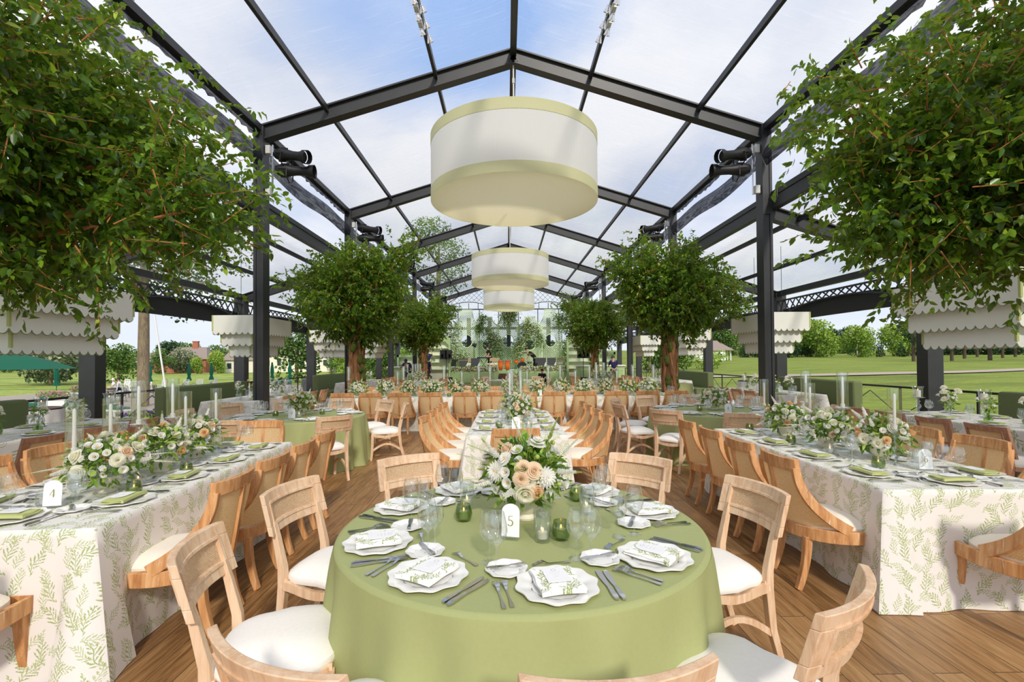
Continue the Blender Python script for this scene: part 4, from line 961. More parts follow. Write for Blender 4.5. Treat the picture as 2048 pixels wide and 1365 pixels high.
def leafclump(seed, rx, rz, zc, n_, L):
    rs = np.random.RandomState(seed); d = unit(rs.normal(size=(n_, 3))+np.array([0, 0, .35])); rad = .35+.65*rs.rand(n_, 1)**.6
    B = d*rad*np.array([rx, rx, rz])+np.array([0, 0, zc]); D = unit(d*.8+rs.normal(size=(n_, 3))*.6)
    return leafmesh('foliage', B, D, L*(.6+.8*rs.rand(n_)), np.clip(.45+.3*rs.normal(size=n_), 0, 1), bloomleaf, wid=.2)
def stemclump(seed, rx, rz, zc, n_): 
    rr = random.Random(seed); mb = MB()
    for i in range(n_):
        a = rr.uniform(0, 6.28); e = rr.uniform(.1, 1.3); mb.tube([(0, 0, .06), (rx*.5*math.cos(a)*math.cos(e), rx*.5*math.sin(a)*math.cos(e), zc), (rx*math.cos(a)*math.cos(e), rx*math.sin(a)*math.cos(e), zc+rz*math.sin(e))], .0018, 4, cap=False)
    return mb.mesh('stems', bouqs, True)
def aim(o, d):
    o.rotation_euler = Vector(d).to_track_quat('Z', 'Y').to_euler()
mb = MB(); mb.lathe([(0, 0), (.05, 0), (.055, .012), (.04, .03), (.075, .06), (.085, .11), (.08, .11), (.07, .065), (.0, .05)], 24); bowlM = mb.mesh('bowl', bowlm, 40)
def mk_bouquet(seed, rx, rz, zc, counts, nleaf, Ls=.06, hero=None):
    def fn():
        rr = random.Random(seed); o = thing('flower_arrangement', None, 'flower arrangement')
        part('bowl', bowlM, o); part('foliage', leafclump(seed, rx*.95, rz*.95, zc, nleaf, Ls), o); part('stems', stemclump(seed, rx, rz, zc, 30), o)
        used = []
        def put(kind, d, f=1.0, sc=1, jit=.35):
            nm, me = FL[kind]; d = Vector(d).normalized(); p = Vector((d.x*rx*f, d.y*rx*f, zc+d.z*rz*f)); q = part(nm, me, o, p, sc=sc); dd = d+Vector((rr.uniform(-jit, jit), rr.uniform(-jit, jit), rr.uniform(-jit, jit)*.5)); aim(q, dd); used.append((d, .25))
        if hero:
            for h in hero: put(*h)
        tot = [k for k, c in counts for _ in range(c)]; rr.shuffle(tot)
        for k in tot:
            best = None
            for _ in range(14):
                z = rr.uniform(-.35, 1); a = rr.uniform(0, 6.283); s_ = math.sqrt(max(0, 1-z*z)); d = Vector((s_*math.cos(a), s_*math.sin(a), z)); md = min([(d-u[0]).length for u in used] or [9])
                if best is None or md > best[0]: best = (md, d)
            put(k, best[1], {'snap': 1.0, 'vero': 1.1, 'snapg': 1.12, 'bud': 1.08}.get(k, .95)+rr.uniform(-.08, .05), rr.uniform(.85, 1.12))
        return o
    return fn
# hero arrangement: +x is right, -y faces the camera
H5 = [('rose_white', (-.05, -.95, -.32), 1.0, 1.25, .1), ('rose_peach', (.22, -.95, -.30), 1.0, 1.1, .1), ('rose_blush', (-.10, -.85, .35), 1.0, 1.1, .1), ('rose_blush', (.14, -.85, .28), 1.02, 1.15, .1), ('rose_blush', (-.14, -.95, .10), 1.02, 1.1, .1),
      ('dahlia', (-.75, -.6, .22), .95, 1.25, .1), ('dahlia', (.42, -.85, .10), 1.0, 1.2, .1), ('dahlia', (.30, -.3, 1.0), .98, 1.1, .1), ('rose_white', (.02, -.9, -.02), .9, .95, .1), ('lisib', (.9, -.4, -.2), 1.05, 1.1), ('lisib', (.95, -.3, .15), 1.05, 1.0), ('lisib', (.45, -.8, -.3), 1.02, 1.0),
      ('lisib', (-.5, -.75, -.35), 1.05, 1.0), ('lisib', (.75, -.2, .8), 1.0, 1.0), ('vero', (-.9, -.2, .65), 1.0, 1.1), ('vero', (-.12, -.1, 1), 1.12, 1.2), ('vero', (.95, -.1, .6), 1.12, 1.2), ('vero', (-.9, -.3, -.05), .9, 1), ('snapg', (.6, 0, 1), 1.15, 1.1), ('snap', (-.85, -.5, -.1), .95, 1), ('snap', (.75, -.6, .2), .95, 1)]
bq5 = Kind(mk_bouquet(5, .215, .185, .245, [('rose_white', 4), ('rose_blush', 3), ('lisi', 14), ('lisib', 8), ('snap', 6), ('snapg', 6), ('vero', 3), ('bud', 12), ('dahlia', 2)], 560, .062, H5))
CN = [('rose_white', 9), ('rose_peach', 4), ('rose_blush', 2), ('lisi', 16), ('lisib', 12), ('snap', 6), ('snapg', 5), ('bud', 8)]
bqA = Kind(mk_bouquet(11, .215, .16, .20, CN, 420, .055)); bqB = Kind(mk_bouquet(12, .225, .165, .20, [('rose_white', 11), ('rose_blush', 2), ('lisi', 18), ('lisib', 14), ('snap', 7), ('vero', 3), ('bud', 6)], 420, .055)); bqC = Kind(mk_bouquet(13, .205, .17, .20, [('rose_white', 8), ('rose_peach', 6), ('rose_blush', 3), ('lisi', 18), ('lisib', 10), ('snap', 5), ('snapg', 5)], 420, .055))
# slender bud vases for the side tables
def mk_vase(gm, fl, seed, h=.14, bulb=False):
    def fn():
        o = thing('bud_vase', None, 'bud vase'); rr = random.Random(seed); mb = MB()
        p = [(0, 0), (.045, 0), (.05, .03), (.045, .05), (.014, .065), (.013, h), (.018, h+.006), (.015, h+.004), (.010, h-.01), (.011, .07), (.04, .05), (0, .006)] if bulb else [(0, 0), (.028, 0), (.03, .01), (.032, h*.8), (.022, h), (.020, h), (.028, h*.78), (.026, .012), (0, .01)]
        mb.lathe(p, 16); mb.build('glass_vase', gm, o, 60); part('foliage', leafclump(seed, .075, .10, h+.09, 60, .05), o)
        mb = MB()
        for i, k in enumerate(fl+['lisib', 'lisi', 'lisib', 'rose_white', 'lisi']):
            a = i*2.4+seed; e = .04+.07*rr.random(); z = h+.06+.14*rr.random()+(.10 if i == 0 else 0); q = (e*math.cos(a), e*math.sin(a), z); mb.tube([(0, 0, .02), (0, 0, h), q], .0016, 4); nm, me = FL[k]; aim(part(nm, me, o, q), (q[0]*6, q[1]*6-.25, .8))
        mb.build('stems', bouqs, o); return o
    return fn
vsA = Kind(mk_vase(limeg, ['rose_peach', 'rose_blush', 'lisib', 'bud'], 2, .13, True)); vsB = Kind(mk_vase(ribbed, ['dahlia', 'lisib', 'lisi', 'lisi', 'snapg'], 3, .16)); vsC = Kind(mk_vase(limeg, ['rose_white', 'lisib', 'vero'], 4, .12, True)); vsD = Kind(mk_vase(wineg, ['rose_white', 'rose_white', 'snap', 'lisi'], 6, .10))

# ------------------------------------------------------------------ table layout
ORD = ['nearest', 'second', 'third', 'fourth', 'fifth', 'sixth']
class TF:
    def __init__(s, cx, cy, rz): s.c = Vector((cx, cy)); s.rz = rz
    def p(s, u, v): c_, s_ = math.cos(s.rz), math.sin(s.rz); return (s.c.x+u*c_-v*s_, s.c.y+u*s_+v*c_)
def at(t, u, v, z=0): x, y = t.p(u, v); return (x, y, z)
def cloth(x0, x1, y0, y1, seed, m, label, rz=0, group=None, H=.76):
    o = rect_cloth(x0, x1, y0, y1, seed, m, H); o.rotation_euler = (0, 0, rz); return tag(o, label, 'tablecloth', group)
# table 5, the round table in front
T5 = (.07, 2.53); o = bpy.data.objects.new('tablecloth', round_cloth(.915, 15, 4)); C.objects.link(o); o.location = (*T5, 0); tag(o, 'sage green tablecloth on the large round table 5 in the foreground', 'tablecloth')
P5 = [(122, 'rear left'), (48, 'rear right'), (159, 'left rear'), (202, 'left front'), (238, 'front left'), (279, 'front centre'), (320, 'front right'), (11, 'right')]
for a, w_ in P5:
    a = R(a); setw('print', 'table 5', 'at %s of round table 5' % w_, T5[0]+.915*math.cos(a), T5[1]+.915*math.sin(a), a+PI)
for a, rr_, w_, tw in [(127, 1.06, 'pale cane-panel chair behind table 5 on the left', -.05), (48, 1.07, 'pale cane-panel chair behind table 5 on the right', .03), (167, 1.06, 'pale cane-panel chair at the left rear of table 5', 0), (206, 1.13, 'pale cane-panel chair at left front of table 5, back turned sideways', -.22),
                      (243, 1.155, 'pale cane-panel chair at lower left in front of table 5', .0), (278, 1.09, 'pale cane-panel chair at bottom centre, only its back rail showing', 0), (315, 1.11, 'pale cane-panel chair at lower right in front of table 5', -.06), (8, 1.06, 'pale cane-panel chair at the right side of table 5', .08)]:
    a = R(a); palec((T5[0]+rr_*math.cos(a), T5[1]+rr_*math.sin(a), 0), a+PI/2+tw, w_, 'pale chairs round table 5', 'chair')
bq5((.10, 2.60, .762), 0, 'large white and peach flower arrangement at centre of table 5', cat='flower arrangement')
number_card('5', .012, 2.30, -.28, 'arched white card numbered five on the foreground round table', .088, .165)
for x, y, k, lb in [(.165, 2.27, votC, 'tall ribbed glass candle cup in front of the flowers on table 5'), (.44, 2.66, votC, 'tall ribbed glass candle cup right of the flowers on table 5'), (-.235, 2.80, votC, 'tall ribbed glass candle cup left of the flowers on table 5'),
                   (.255, 2.30, votG, 'green glass votive right of the front ribbed cup on table 5'), (-.235, 2.58, votG, 'green glass votive left of the flowers on table 5'), (.42, 2.92, votG, 'green glass votive behind right of flowers on table 5')]: k((x, y, .762), 0, lb, cat='votive')
# long tables 4, 6, 10
LT = {'4': dict(t=TF(-2.80, 3.80, .058), w=1.15, l=2.62, side={1: 'aisle side', -1: 'left side'}, v=[-.83, -.23, .37, .97]), '6': dict(t=TF(3.07, 4.45, -.033), w=1.15, l=2.75, side={-1: 'aisle side', 1: 'right side'}, v=[-.97, -.32, .33, .98]),
      '10': dict(t=TF(.11, 6.72, 0), w=1.14, l=2.55, side={-1: 'left side', 1: 'right side'}, v=[-.78, -.14, .50, 1.12])}
for nm, d in LT.items():
    t_, w_, l_ = d['t'], d['w'], d['l']; o = rect_cloth(-w_/2, w_/2, -l_/2, l_/2, int(nm), sprigcloth); o.location = (*t_.c, 0); o.rotation_euler = (0, 0, t_.rz); tag(o, 'white cloth with green sprigs draped over long table %s' % nm, 'tablecloth')
    tb = 'table '+nm
    for s in (1, -1):
        for i, v in enumerate(d['v']):
            wh = ORD[i]+' on the '+d['side'][s]+' of '+tb; x, y = t_.p(s*w_/2, v); setw('green', tb, wh, x, y, (0 if s < 0 else PI)+t_.rz, 3 if nm != '10' else 2)
            x, y = t_.p(s*(w_/2+(.15 if nm != '10' else .245)), v); teakc((x, y, 0), (PI/2 if s > 0 else -PI/2)+t_.rz+rnd.uniform(-.03, .03), 'orange cane-back chair, '+wh, 'orange cane chairs at '+tb, 'chair')
    x, y = t_.p(0 if nm != '6' else .02, -l_/2); 
    if nm != '10': setw('green', tb, 'at the near end of '+tb, x, y, PI/2+t_.rz, 3)
    nx = {'4': (.02, .25), '6': (.13, .22), '10': (-.02, .22)}[nm]; x, y = t_.p(nx[0], -l_/2-nx[1]); teakc((x, y, 0), t_.rz, 'orange cane-back chair at the near end of '+tb, None, 'chair')
x, y = LT['4']['t'].p(.05, 1.31); setw('green', 'table 4', 'at the far end of table 4', x, y, -PI/2, 3); x, y = LT['4']['t'].p(.02, 1.57); teakc((x, y, 0), PI+.05, 'orange cane-back chair at far end of table 4, facing the camera', None, 'chair')
for nm, arr in {'4': [(-2.66, 3.22, bqB), (-2.72, 3.80, bqA), (-2.80, 4.33, bqC)], '6': [(3.06, 5.22, bqA), (3.06, 4.55, bqB), (3.13, 3.98, bqC)], '10': [(.16, 6.55, bqC), (.13, 7.55, bqA)]}.items():
    for i, (x, y, k) in enumerate(arr): k((x, y, .762), i*1.9+len(nm), 'white and peach flower bowl, %s along table %s' % (ORD[i], nm), 'flower bowls on table '+nm, 'flower arrangement')
HC = {'4': [(-2.75, 3.08, 0), (-2.80, 3.42, 0), (-2.74, 3.60, 1), (-2.78, 4.02, 1), (-2.74, 4.12, 0), (-2.76, 4.58, 0)], '6': [(3.10, 3.80, 0), (3.08, 4.36, 1), (3.02, 4.74, 0), (3.10, 4.93, 1), (3.07, 5.68, 0)], '10': [(.04, 6.30, 1), (.20, 6.85, 0), (.08, 7.2, 1), (.22, 7.75, 1)]}
for nm, l_ in HC.items():
    for i, (x, y, k) in enumerate(l_): (tallH if k else lowH)((x, y, .762), 0, '%s glass-cylinder taper candle, %s along table %s' % ('tall-stemmed' if k else 'shorter', ORD[i] if i < 6 else '', nm), 'cylinder candles on table '+nm, 'candle holder')
number_card('4', *LT['4']['t'].p(.05, -.93), .20, 'arched white card numbered four on the left long table'); number_card('6', *LT['6']['t'].p(.12, -.86), -.18, 'arched white card numbered six on the right long table', .09); number_card('10', *LT['10']['t'].p(.0, -.86), 0, 'arched white card numbered ten on the centre long table', .10)
for x, y, k, lb in [(-2.42, 3.14, votG, 'green glass votive nearest along table 4'), (-2.44, 3.68, votG, 'second green glass votive along table 4'), (-2.56, 3.36, votR, 'ribbed clear glass votive between green votives on table 4'), (-2.78, 2.92, votR, 'ribbed clear glass votive beside its number card'),
                   (2.87, 3.68, votG, 'green glass votive in front of the nearest flowers on table 6'), (2.83, 4.75, votG, 'green glass votive midway along table 6'), (2.86, 5.62, votG, 'green glass votive farthest along table 6'), (3.34, 3.86, votR, 'ribbed votive behind the number card on right long table'), (2.86, 4.22, votR, 'ribbed votive at the middle of table 6'),
                   (-.10, 6.05, votG, 'green glass votive left of the centre long table number card'), (.27, 5.98, votR, 'ribbed clear votive right of centre long table number card'), (.02, 6.9, votG, 'green glass votive farther along table 10')]: k((x, y, .762), 0, lb, cat='votive')
# round tables 9, 11 and one farther back
def round_table(nm, cx, cy, R_, angs, det, seed, bq, ph, side):
    o = bpy.data.objects.new('tablecloth', round_cloth(R_, 16, seed)); C.objects.link(o); o.location = (cx, cy, 0); tag(o, 'sage green tablecloth on round '+nm, 'tablecloth')
    for a in angs:
        ar = R(a); w_ = 'rear' if math.sin(ar) > .5 else ('front' if math.sin(ar) < -.5 else 'middle'); w2 = 'right' if math.cos(ar) > .25 else ('left' if math.cos(ar) < -.25 else 'centre')
        setw('print', nm, 'at %s %s of round %s' % (w_, w2, nm), cx+R_*math.cos(ar), cy+R_*math.sin(ar), ar+PI, det)
        palec((cx+(R_+.33)*math.cos(ar), cy+(R_+.33)*math.sin(ar), 0), ar+PI/2+rnd.uniform(-.08, .08), 'pale cane-panel chair at %s %s of round %s' % (w_, w2, nm), 'pale chairs round '+nm, 'chair')
    bq((cx+.02, cy+.05, .762), seed, 'white flower arrangement at the centre of round '+nm, cat='flower arrangement')
    for i, (dx, dy) in enumerate([(-.3, -.15), (.32, .12), (.12, -.28)]): (votG, votG, votR)[i]((cx+dx, cy+dy, .762), 0, '%s votive %s of the flowers on %s' % (('green glass', 'green glass', 'ribbed clear')[i], ('left', 'right', 'in front')[i], nm), cat='votive')
round_table('table 9', -3.3, 7.65, 1.0, [-52, 17, 50, 85, 120, 155, 190, 225, 262], 2, 9, bqA, 0, 'left')
round_table('table 11', 3.45, 7.95, 1.02, [188, 224, 260, 296, 332, 8, 44, 80, 116, 152], 2, 11, bqB, 0, 'right')
number_card('9', -3.20, 7.16, .15, 'arched white card numbered nine on the left round table', .10); number_card('11', 3.42, 7.36, -.1, 'arched white card numbered eleven on the right round table', .10)
round_table('table before the stage', .2, 19.6, .92, [-90, -45, 0, 45, 90, 135, 180, 225], 0, 13, bqC, 0, '')
# the head table across the hall
cloth(-4.05, 4.30, 11.0, 12.15, 21, sprigcloth, 'sprig-printed cloth over the very long table crossing the hall')
HXs = [-3.6, -2.97, -2.35, -1.66, -.92, -.30, .42, 1.03, 1.72, 2.39, 3.08, 3.74]
OR12 = ['first', 'second', 'third', 'fourth', 'fifth', 'sixth', 'seventh', 'eighth', 'ninth', 'tenth', 'eleventh', 'twelfth']
for i, x in enumerate(HXs):
    for s, nmn in ((-1, 'near'), (1, 'far')):
        wh = '%s from left on %s side of the crossing table' % (OR12[i], nmn)
        setw('green', 'the crossing table', wh, x, 11.0 if s < 0 else 12.15, PI/2*(-s), 1)
        teakc((x+rnd.uniform(-.02, .02), 10.77 if s < 0 else 12.38, 0), 0+rnd.uniform(-.05, .05) if s < 0 else PI, 'orange cane-back chair, '+wh, 'cane chairs along the crossing table', 'chair')
for i, px in enumerate([720, 768, 819, 856, 868, 909, 958, 1018, 1072, 1122, 1166, 1211, 1252, 1299]):
    x = (px-1013)*11.55/957+.02; (bqA, bqB, bqC)[i % 3]((x, 11.55+(.12 if i % 2 else -.1), .762), i*1.3, '%s flower bowl from left on the long crossing table' % (OR12+['thirteenth', 'fourteenth'])[i], 'flower bowls on the crossing table', 'flower arrangement')
for i, x in enumerate([-3.79, -2.66, -2.48, -1.53, -1.08, -.68, -.40, .5, 1.0, 1.31, 1.66, 2.03, 2.17, 2.7, 3.05, 3.6]):
    (tallH if i % 3 != 1 else lowH)((x, 11.62+(.1 if i % 2 else -.08), .762), 0, '%s taper candle cylinder from left on the crossing table' % (OR12+['thirteenth', 'fourteenth', 'fifteenth', 'sixteenth'])[i], 'cylinder candles on the crossing table', 'candle holder')
for i, x in enumerate([-1.35, -.55, .2, .72, 2.62, 3.35]): votG((x, 11.22, .762), 0, '%s green votive from left on the crossing table' % OR12[i], 'votives on the crossing table', 'votive')
number_card('12', .78, 11.25, 0, 'small arched number card on the long crossing table', .09)
# long tables behind the head table
for nm, cx_, cy_ in (('left', -3.7, 19.8), ('right', 3.95, 19.8)):
    tb = 'far %s table' % nm; cloth(cx_-.57, cx_+.57, cy_-1.4, cy_+1.4, 31, sprigcloth, 'sprig-printed cloth over the far %s long table before the stage' % nm)
    for s in (-1, 1):
        for i in range(4):
            wh = '%s at %s edge of the far %s table' % (ORD[i], 'left' if s < 0 else 'right', nm); setw('green', tb, wh, cx_+s*.57, cy_-1.0+i*.66, 0 if s < 0 else PI, 0); teakc((cx_+s*.80, cy_-1.0+i*.66, 0), -s*-PI/2, 'orange cane chair, '+wh, 'cane chairs at the '+tb, 'chair')
    teakc((cx_-.2 if nm == 'left' else cx_+.2, cy_-1.62, 0), 0, 'orange cane chair at the near end of the far %s table' % nm, None, 'chair')
    for i in range(4): (bqA, bqB, bqC)[i % 3]((cx_+.1*(-1)**i, cy_-.95+i*.62, .762), i, '%s flower bowl along the far %s table' % (ORD[i], nm), 'flower bowls on the '+tb, 'flower arrangement')
    for i in range(5): tallH((cx_-.15+.1*(i % 3), cy_-1.15+i*.55, .762), 0, '%s taper candle cylinder along the far %s table' % (ORD[i], nm), 'candles on the '+tb, 'candle holder')
# side tables in the aisles with banquettes behind
def sofa(x, s, y0, y1, label, top=1.08, seatw=.48):
    o = thing('banquette_sofa', label, 'sofa', (x, y0, 0)); L = y1-y0
    mb = MB(); mb.box((s*.11, L/2, top/2+.03), (.22, L, top-.06)); mb.build('backrest', sofag, o, True, .04)
    mb = MB(); mb.box((-s*(seatw/2), L/2, .23), (seatw, L, .36)); mb.build('base', sofag, o, True, .02)
    mb = MB(); mb.box((-s*(seatw/2+.01), L/2, .435), (seatw+.02, L-.01, .08)); mb.build('seat_cushion', sofag, o, True, .03)
    mb = MB()
    for yy in (.12, L-.12): mb.box((-s*(seatw-.08), yy, .025), (.05, .05, .05)); mb.box((s*.11, yy, .03), (.05, .05, .06))
    mb.build('feet', blackm, o); return o
for nm, s, xi, y0, y1, sx_, chy in (('near left', -1, -5.45, 3.7, 7.45, -7.13, [5.13, 5.83, 6.51, 7.2]), ('near right', 1, 5.90, 3.7, 7.5, 7.55, [5.28, 5.95, 6.62, 7.25]), ('middle left', -1, -5.47, 10.4, 13.6, -7.2, [10.8, 11.5, 12.2, 12.95]), ('middle right', 1, 6.28, 11.0, 14.0, 7.85, [11.2, 11.86, 12.5, 13.2]),
                              ('far left', -1, -5.5, 18.6, 22.0, -7.2, [18.8, 19.5, 20.2, 20.9]), ('far right', 1, 6.1, 18.6, 22.0, 7.75, [18.9, 19.6, 20.3, 21.0])):
    tb = '%s side table' % nm; x0, x1 = sorted((xi, xi+s*1.12)); cloth(x0, x1, y0, y1, int(y0*3)+s, floralcloth, 'large-flower printed cloth on the %s side table' % nm)
    sofa(sx_, s, y0-.25 if 'near' not in nm else y0, y1-.2, 'olive green high-backed banquette behind the %s side table' % nm, seatw=min(.48, abs(sx_-xi)-1.2))
    cx_ = xi+s*.56
    for i, y in enumerate(chy):
        wh = '%s along inner edge of %s table' % (ORD[i], nm+' side'); pinkc_((xi-s*.27, y, 0), -s*PI/2, 'rosy wood cane chair, '+wh, 'rosy cane chairs at '+tb, 'chair')
        setw('green', tb, wh, xi, y, 0 if s > 0 else PI, 1 if 'far' not in nm else 0)
        if 'near' in nm: setw('green', tb, '%s along sofa side of %s table' % (ORD[i], nm+' side'), xi+s*1.12, y, PI if s > 0 else 0, 0)
    k = 0; yy = chy[0]-.1 if 'near' in nm else y0+.35
    while yy < y1-.15:
        kd = (vsB, pillarH, vsA, votG, vsC, pillarH, vsD)[k % 7]; ct = 'candle holder' if kd is pillarH else ('votive' if kd is votG else 'bud vase')
        kd((cx_+s*(.12 if k % 2 else -.1), yy, .762), k*.9, '%s, %s item along the %s' % ('pillar candle on crystal stand' if kd is pillarH else ('green glass votive' if kd is votG else ('lime glass vase of flowers' if kd in (vsA, vsC) else 'clear glass vase of flowers')), (OR12+['thirteenth']*9)[k], tb), '%ss on %s' % (ct, tb), ct); k += 1; yy += .27
number_card('3', -5.75, 4.94, .6, 'arched white number card 3 on the near left side table', .10); number_card('2', -6.0, 11.3, .3, 'white number card on the middle left side table', .10); number_card('13', 6.85, 11.9, -.2, 'white number card on the middle right side table', .10)
# service tables, racks
def round_small(x, y, R_, m, label, tray=None):
    o = bpy.data.objects.new('tablecloth', None)
    rr = random.Random(int(x*7)); mb = MB(); mb.disc(R_, (0, 0, .76), 48); mb.grid(lambda u, v: ((R_+.01+v*(.05+.04*math.sin(u*2*PI*11)))*math.cos(2*PI*u), (R_+.01+v*(.05+.04*math.sin(u*2*PI*11)))*math.sin(2*PI*u), .76*(1-v)+.004), 96, 6, closeu=True)
    o = mb.build('tablecloth', m, None, 60); o.location = (x, y, 0); tag(o, label, 'tablecloth')
    if tray: mb = MB(); mb.lathe([(0, 0), (R_*.95, 0), (R_*1.0, .03), (R_*.96, .03), (R_*.92, .012), (0, .012)], 32); t_ = mb.build('serving_tray', brownp if tray == 2 else blackf, None, 60); t_.location = (x, y, .762); tag(t_, 'dark round serving tray on the small white table %s' % ('by the right railing' if x > 0 else ('by the left railing' if y > 12 else 'behind the near left sofa')), 'tray')
round_small(5.8, 16.4, .55, greencloth, 'small round table under green cloth behind table 11 and tree'); round_small(9.0, 17.6, .42, whitecloth, 'small round white-clothed table by the right railing', 1); round_small(-8.5, 17.9, .45, whitecloth, 'small round white-clothed table by the left railing', 2); round_small(-8.7, 8.9, .42, whitecloth, 'small round white-clothed table behind the near left sofa', 2)
cloth(7.5, 9.2, 23.0, 24.0, 51, whitecloth, 'plain white cloth on the service table holding crates'); cloth(-8.3, -7.5, 23.3, 24.4, 52, whitecloth, 'plain white cloth on service table left of the ficus trunk'); 
def crate(x, y, z, label, lid=False):
    o = thing('glass_rack', label, 'crate', (x, y, z)); mb = MB(); w_, d_, h = .5, .5, .21
    for (a, b, c2, e) in ((0, -d_/2, w_, .02), (0, d_/2, w_, .02), (-w_/2, 0, .02, d_), (w_/2, 0, .02, d_)):
        for zz_ in (.015, .10, .195): mb.box((a, b, zz_), (c2, e, .03))
        k = 9
        for i in range(k+1):
            q = -.5+i/k; mb.box((a+(q*w_ if c2 > .1 else 0), b+(q*d_ if e > .1 else 0), h/2), (.016, .016, h))
    mb.box((0, 0, .01), (w_, d_, .015)); mb.build('crate_body', cratem, o)
    if lid: mb = MB(); mb.box((0, 0, h+.015), (.62, .6, .03)); mb.build('black_lid', blackf, o)
crate(8.05, 23.4, .762, 'tan glass rack, bottom of the left stack on service table'); crate(8.05, 23.4, .975, 'tan glass rack stacked on top at left of service table'); crate(8.62, 23.32, .762, 'tan glass rack right of the stack on service table', True)

# ------------------------------------------------------------------ hanging pieces
def lantern(y, zb, zt, R_, label):
    o = thing('drum_lantern', label, 'lantern', (HX, y, zb)); H = zt-zb
    rf = lambda a: 1+.0015*math.sin(a*150)
    mb = MB(); mb.lathe([(R_, .22), (R_, H-.22)], 360, rf=rf); mb.build('shade', shadew, o, True)
    mb = MB(); mb.lathe([(R_+.008, 0), (R_+.008, .22), (R_-.002, .225)], 120); mb.build('lower_band', shadeg, o, True)
    mb = MB(); mb.lathe([(R_-.002, H-.225), (R_+.008, H-.22), (R_+.008, H), (R_-.02, H)], 120); mb.build('upper_band', shadeg, o, True)
    mb = MB(); mb.grid(lambda u, v: (R_*v*math.cos(2*PI*u), R_*v*math.sin(2*PI*u), .01-.0*v), 60, 8, closeu=True); mb.build('diffuser', shadeb, o, True)
    mb = MB(); mb.tube([(0, 0, H*.4), (0, 0, ZR-.3-zb)], .018, 8); mb.lathe([(.03, 0), (.03, .12)], 8, (0, 0, ZR-.75-zb))
    for i in range(3): a = i*2.094; mb.tube([(0, 0, H+.25), (R_*math.cos(a), R_*math.sin(a), H-.02)], .006, 5)
    mb.build('hanging_rod', clampm, o)
lantern(10.8, 5.16, 6.58, 1.86, 'huge white drum lantern with green bands, nearest and largest'); lantern(22.8, 5.19, 6.56, 1.83, 'white drum lantern with green bands, second from the camera'); lantern(34.8, 5.30, 6.62, 1.84, 'white drum lantern with green bands, farthest, above the stage')
def scallop_side(L, h, n_, th=.014):
    """hanging board in the xz plane, y thickness; returns board and piping builders"""
    bd, pp = MB(), MB(); sw = L/n_; cr = []
    for i in range(n_):
        for j in range(9): 
            if i and j == 0: continue
            q = j/8; cr.append((-L/2+sw*(i+q), -(h-sw*.42)-sw*.42*math.sin(PI*q)**.62))
    bd.slab(lambda u, v: (lambda c_: (c_[0], -th/2, c_[1]*v))(cr[min(len(cr)-1, int(round(u*(len(cr)-1))))]), len(cr)-1, 1, (0, th, 0)); pp.tube([(x, 0, z) for x, z in cr], .009, 5); return bd, pp
def mk_chand():
    o = thing('scalloped_chandelier', None, 'chandelier'); W, L = 1.06, 2.1; zt = 0
    for k in range(3):
        w_, l_ = W-.26*k, L-.30*k; z = -.0-.30*k if k else 0; h = .50 if k == 0 else (.50 if k == 1 else .48); n1, n2 = (11-1*k, 5-0*k); n1 = [14, 12, 10][k]; n2 = [7, 5, 4][k]
        f = MB(); pipe = MB(); 
        for (ln, nn, tx, ty, rz_) in ((w_, n2, 0, -l_/2, 0), (w_, n2, 0, l_/2, PI), (l_, n1, w_/2, 0, PI/2), (l_, n1, -w_/2, 0, -PI/2)):
            b, p = scallop_side(ln, h, nn); M_ = Matrix.Translation((tx, ty, z)) @ Matrix.Rotation(rz_, 4, 'Z'); b.xf(M_); p.xf(M_); f.add(b.v, b.f); pipe.add(p.v, p.f)
        f.box((0, 0, z-.02), (w_-.02, l_-.02, .01)); ti = f.build('tier', scw, o); pipe.build('piping', sct, ti, True)
        for sx_ in (-1, 1):
            for sy_ in (-1, 1): c_ = MB(); c_.box((sx_*w_/2, sy_*l_/2, z-(h-.09)/2), (.034, .034, h-.09)); c_.build('corner_strip', scc, ti)
    mb = MB()
    for sy_ in (-.7, .7): mb.tube([(0, sy_, 0), (0, sy_, 1.80)], .006, 5)
    mb.build('hanging_wire', blackf, o); return o
chd = Kind(mk_chand)
for i, y in enumerate((7.35, 13.45, 19.5, 25.5)):
    for s, x in ((-1, -7.03), (1, 7.40)):
        chd((x, y, 2.82), 0, 'three-tier white scalloped hanging chandelier, %s on the %s aisle' % (ORD[i], 'left' if s < 0 else 'right'), 'scalloped chandeliers', 'chandelier')
def mk_spot():
    o = thing('stage_spotlight', None, 'spotlight'); mb = MB()
    mb.tube([(0, 0, 0), (.0, 0, .10), (.0, 0, .16), (.0, 0, .3), (0, 0, .42), (0, 0, .50)], [.07, .10, .095, .07, .07, .085], 12); mb.tube([(0, 0, .50), (0, 0, .58)], [.10, .105], 12, cap=False)
    for a in range(4): mb.box((.10*math.cos(a*PI/2), .10*math.sin(a*PI/2), .13), (.02, .02, .12))
    mb.build('lamp_barrel', blackf, o, 40); mb = MB(); mb.tube([(-.13, 0, .2), (-.13, -.12, .2), (0, -.19, .2), (.13, -.12, .2), (.13, 0, .2)], .010, 6); mb.build('yoke', blackf, o); return o
spot = Kind(mk_spot)
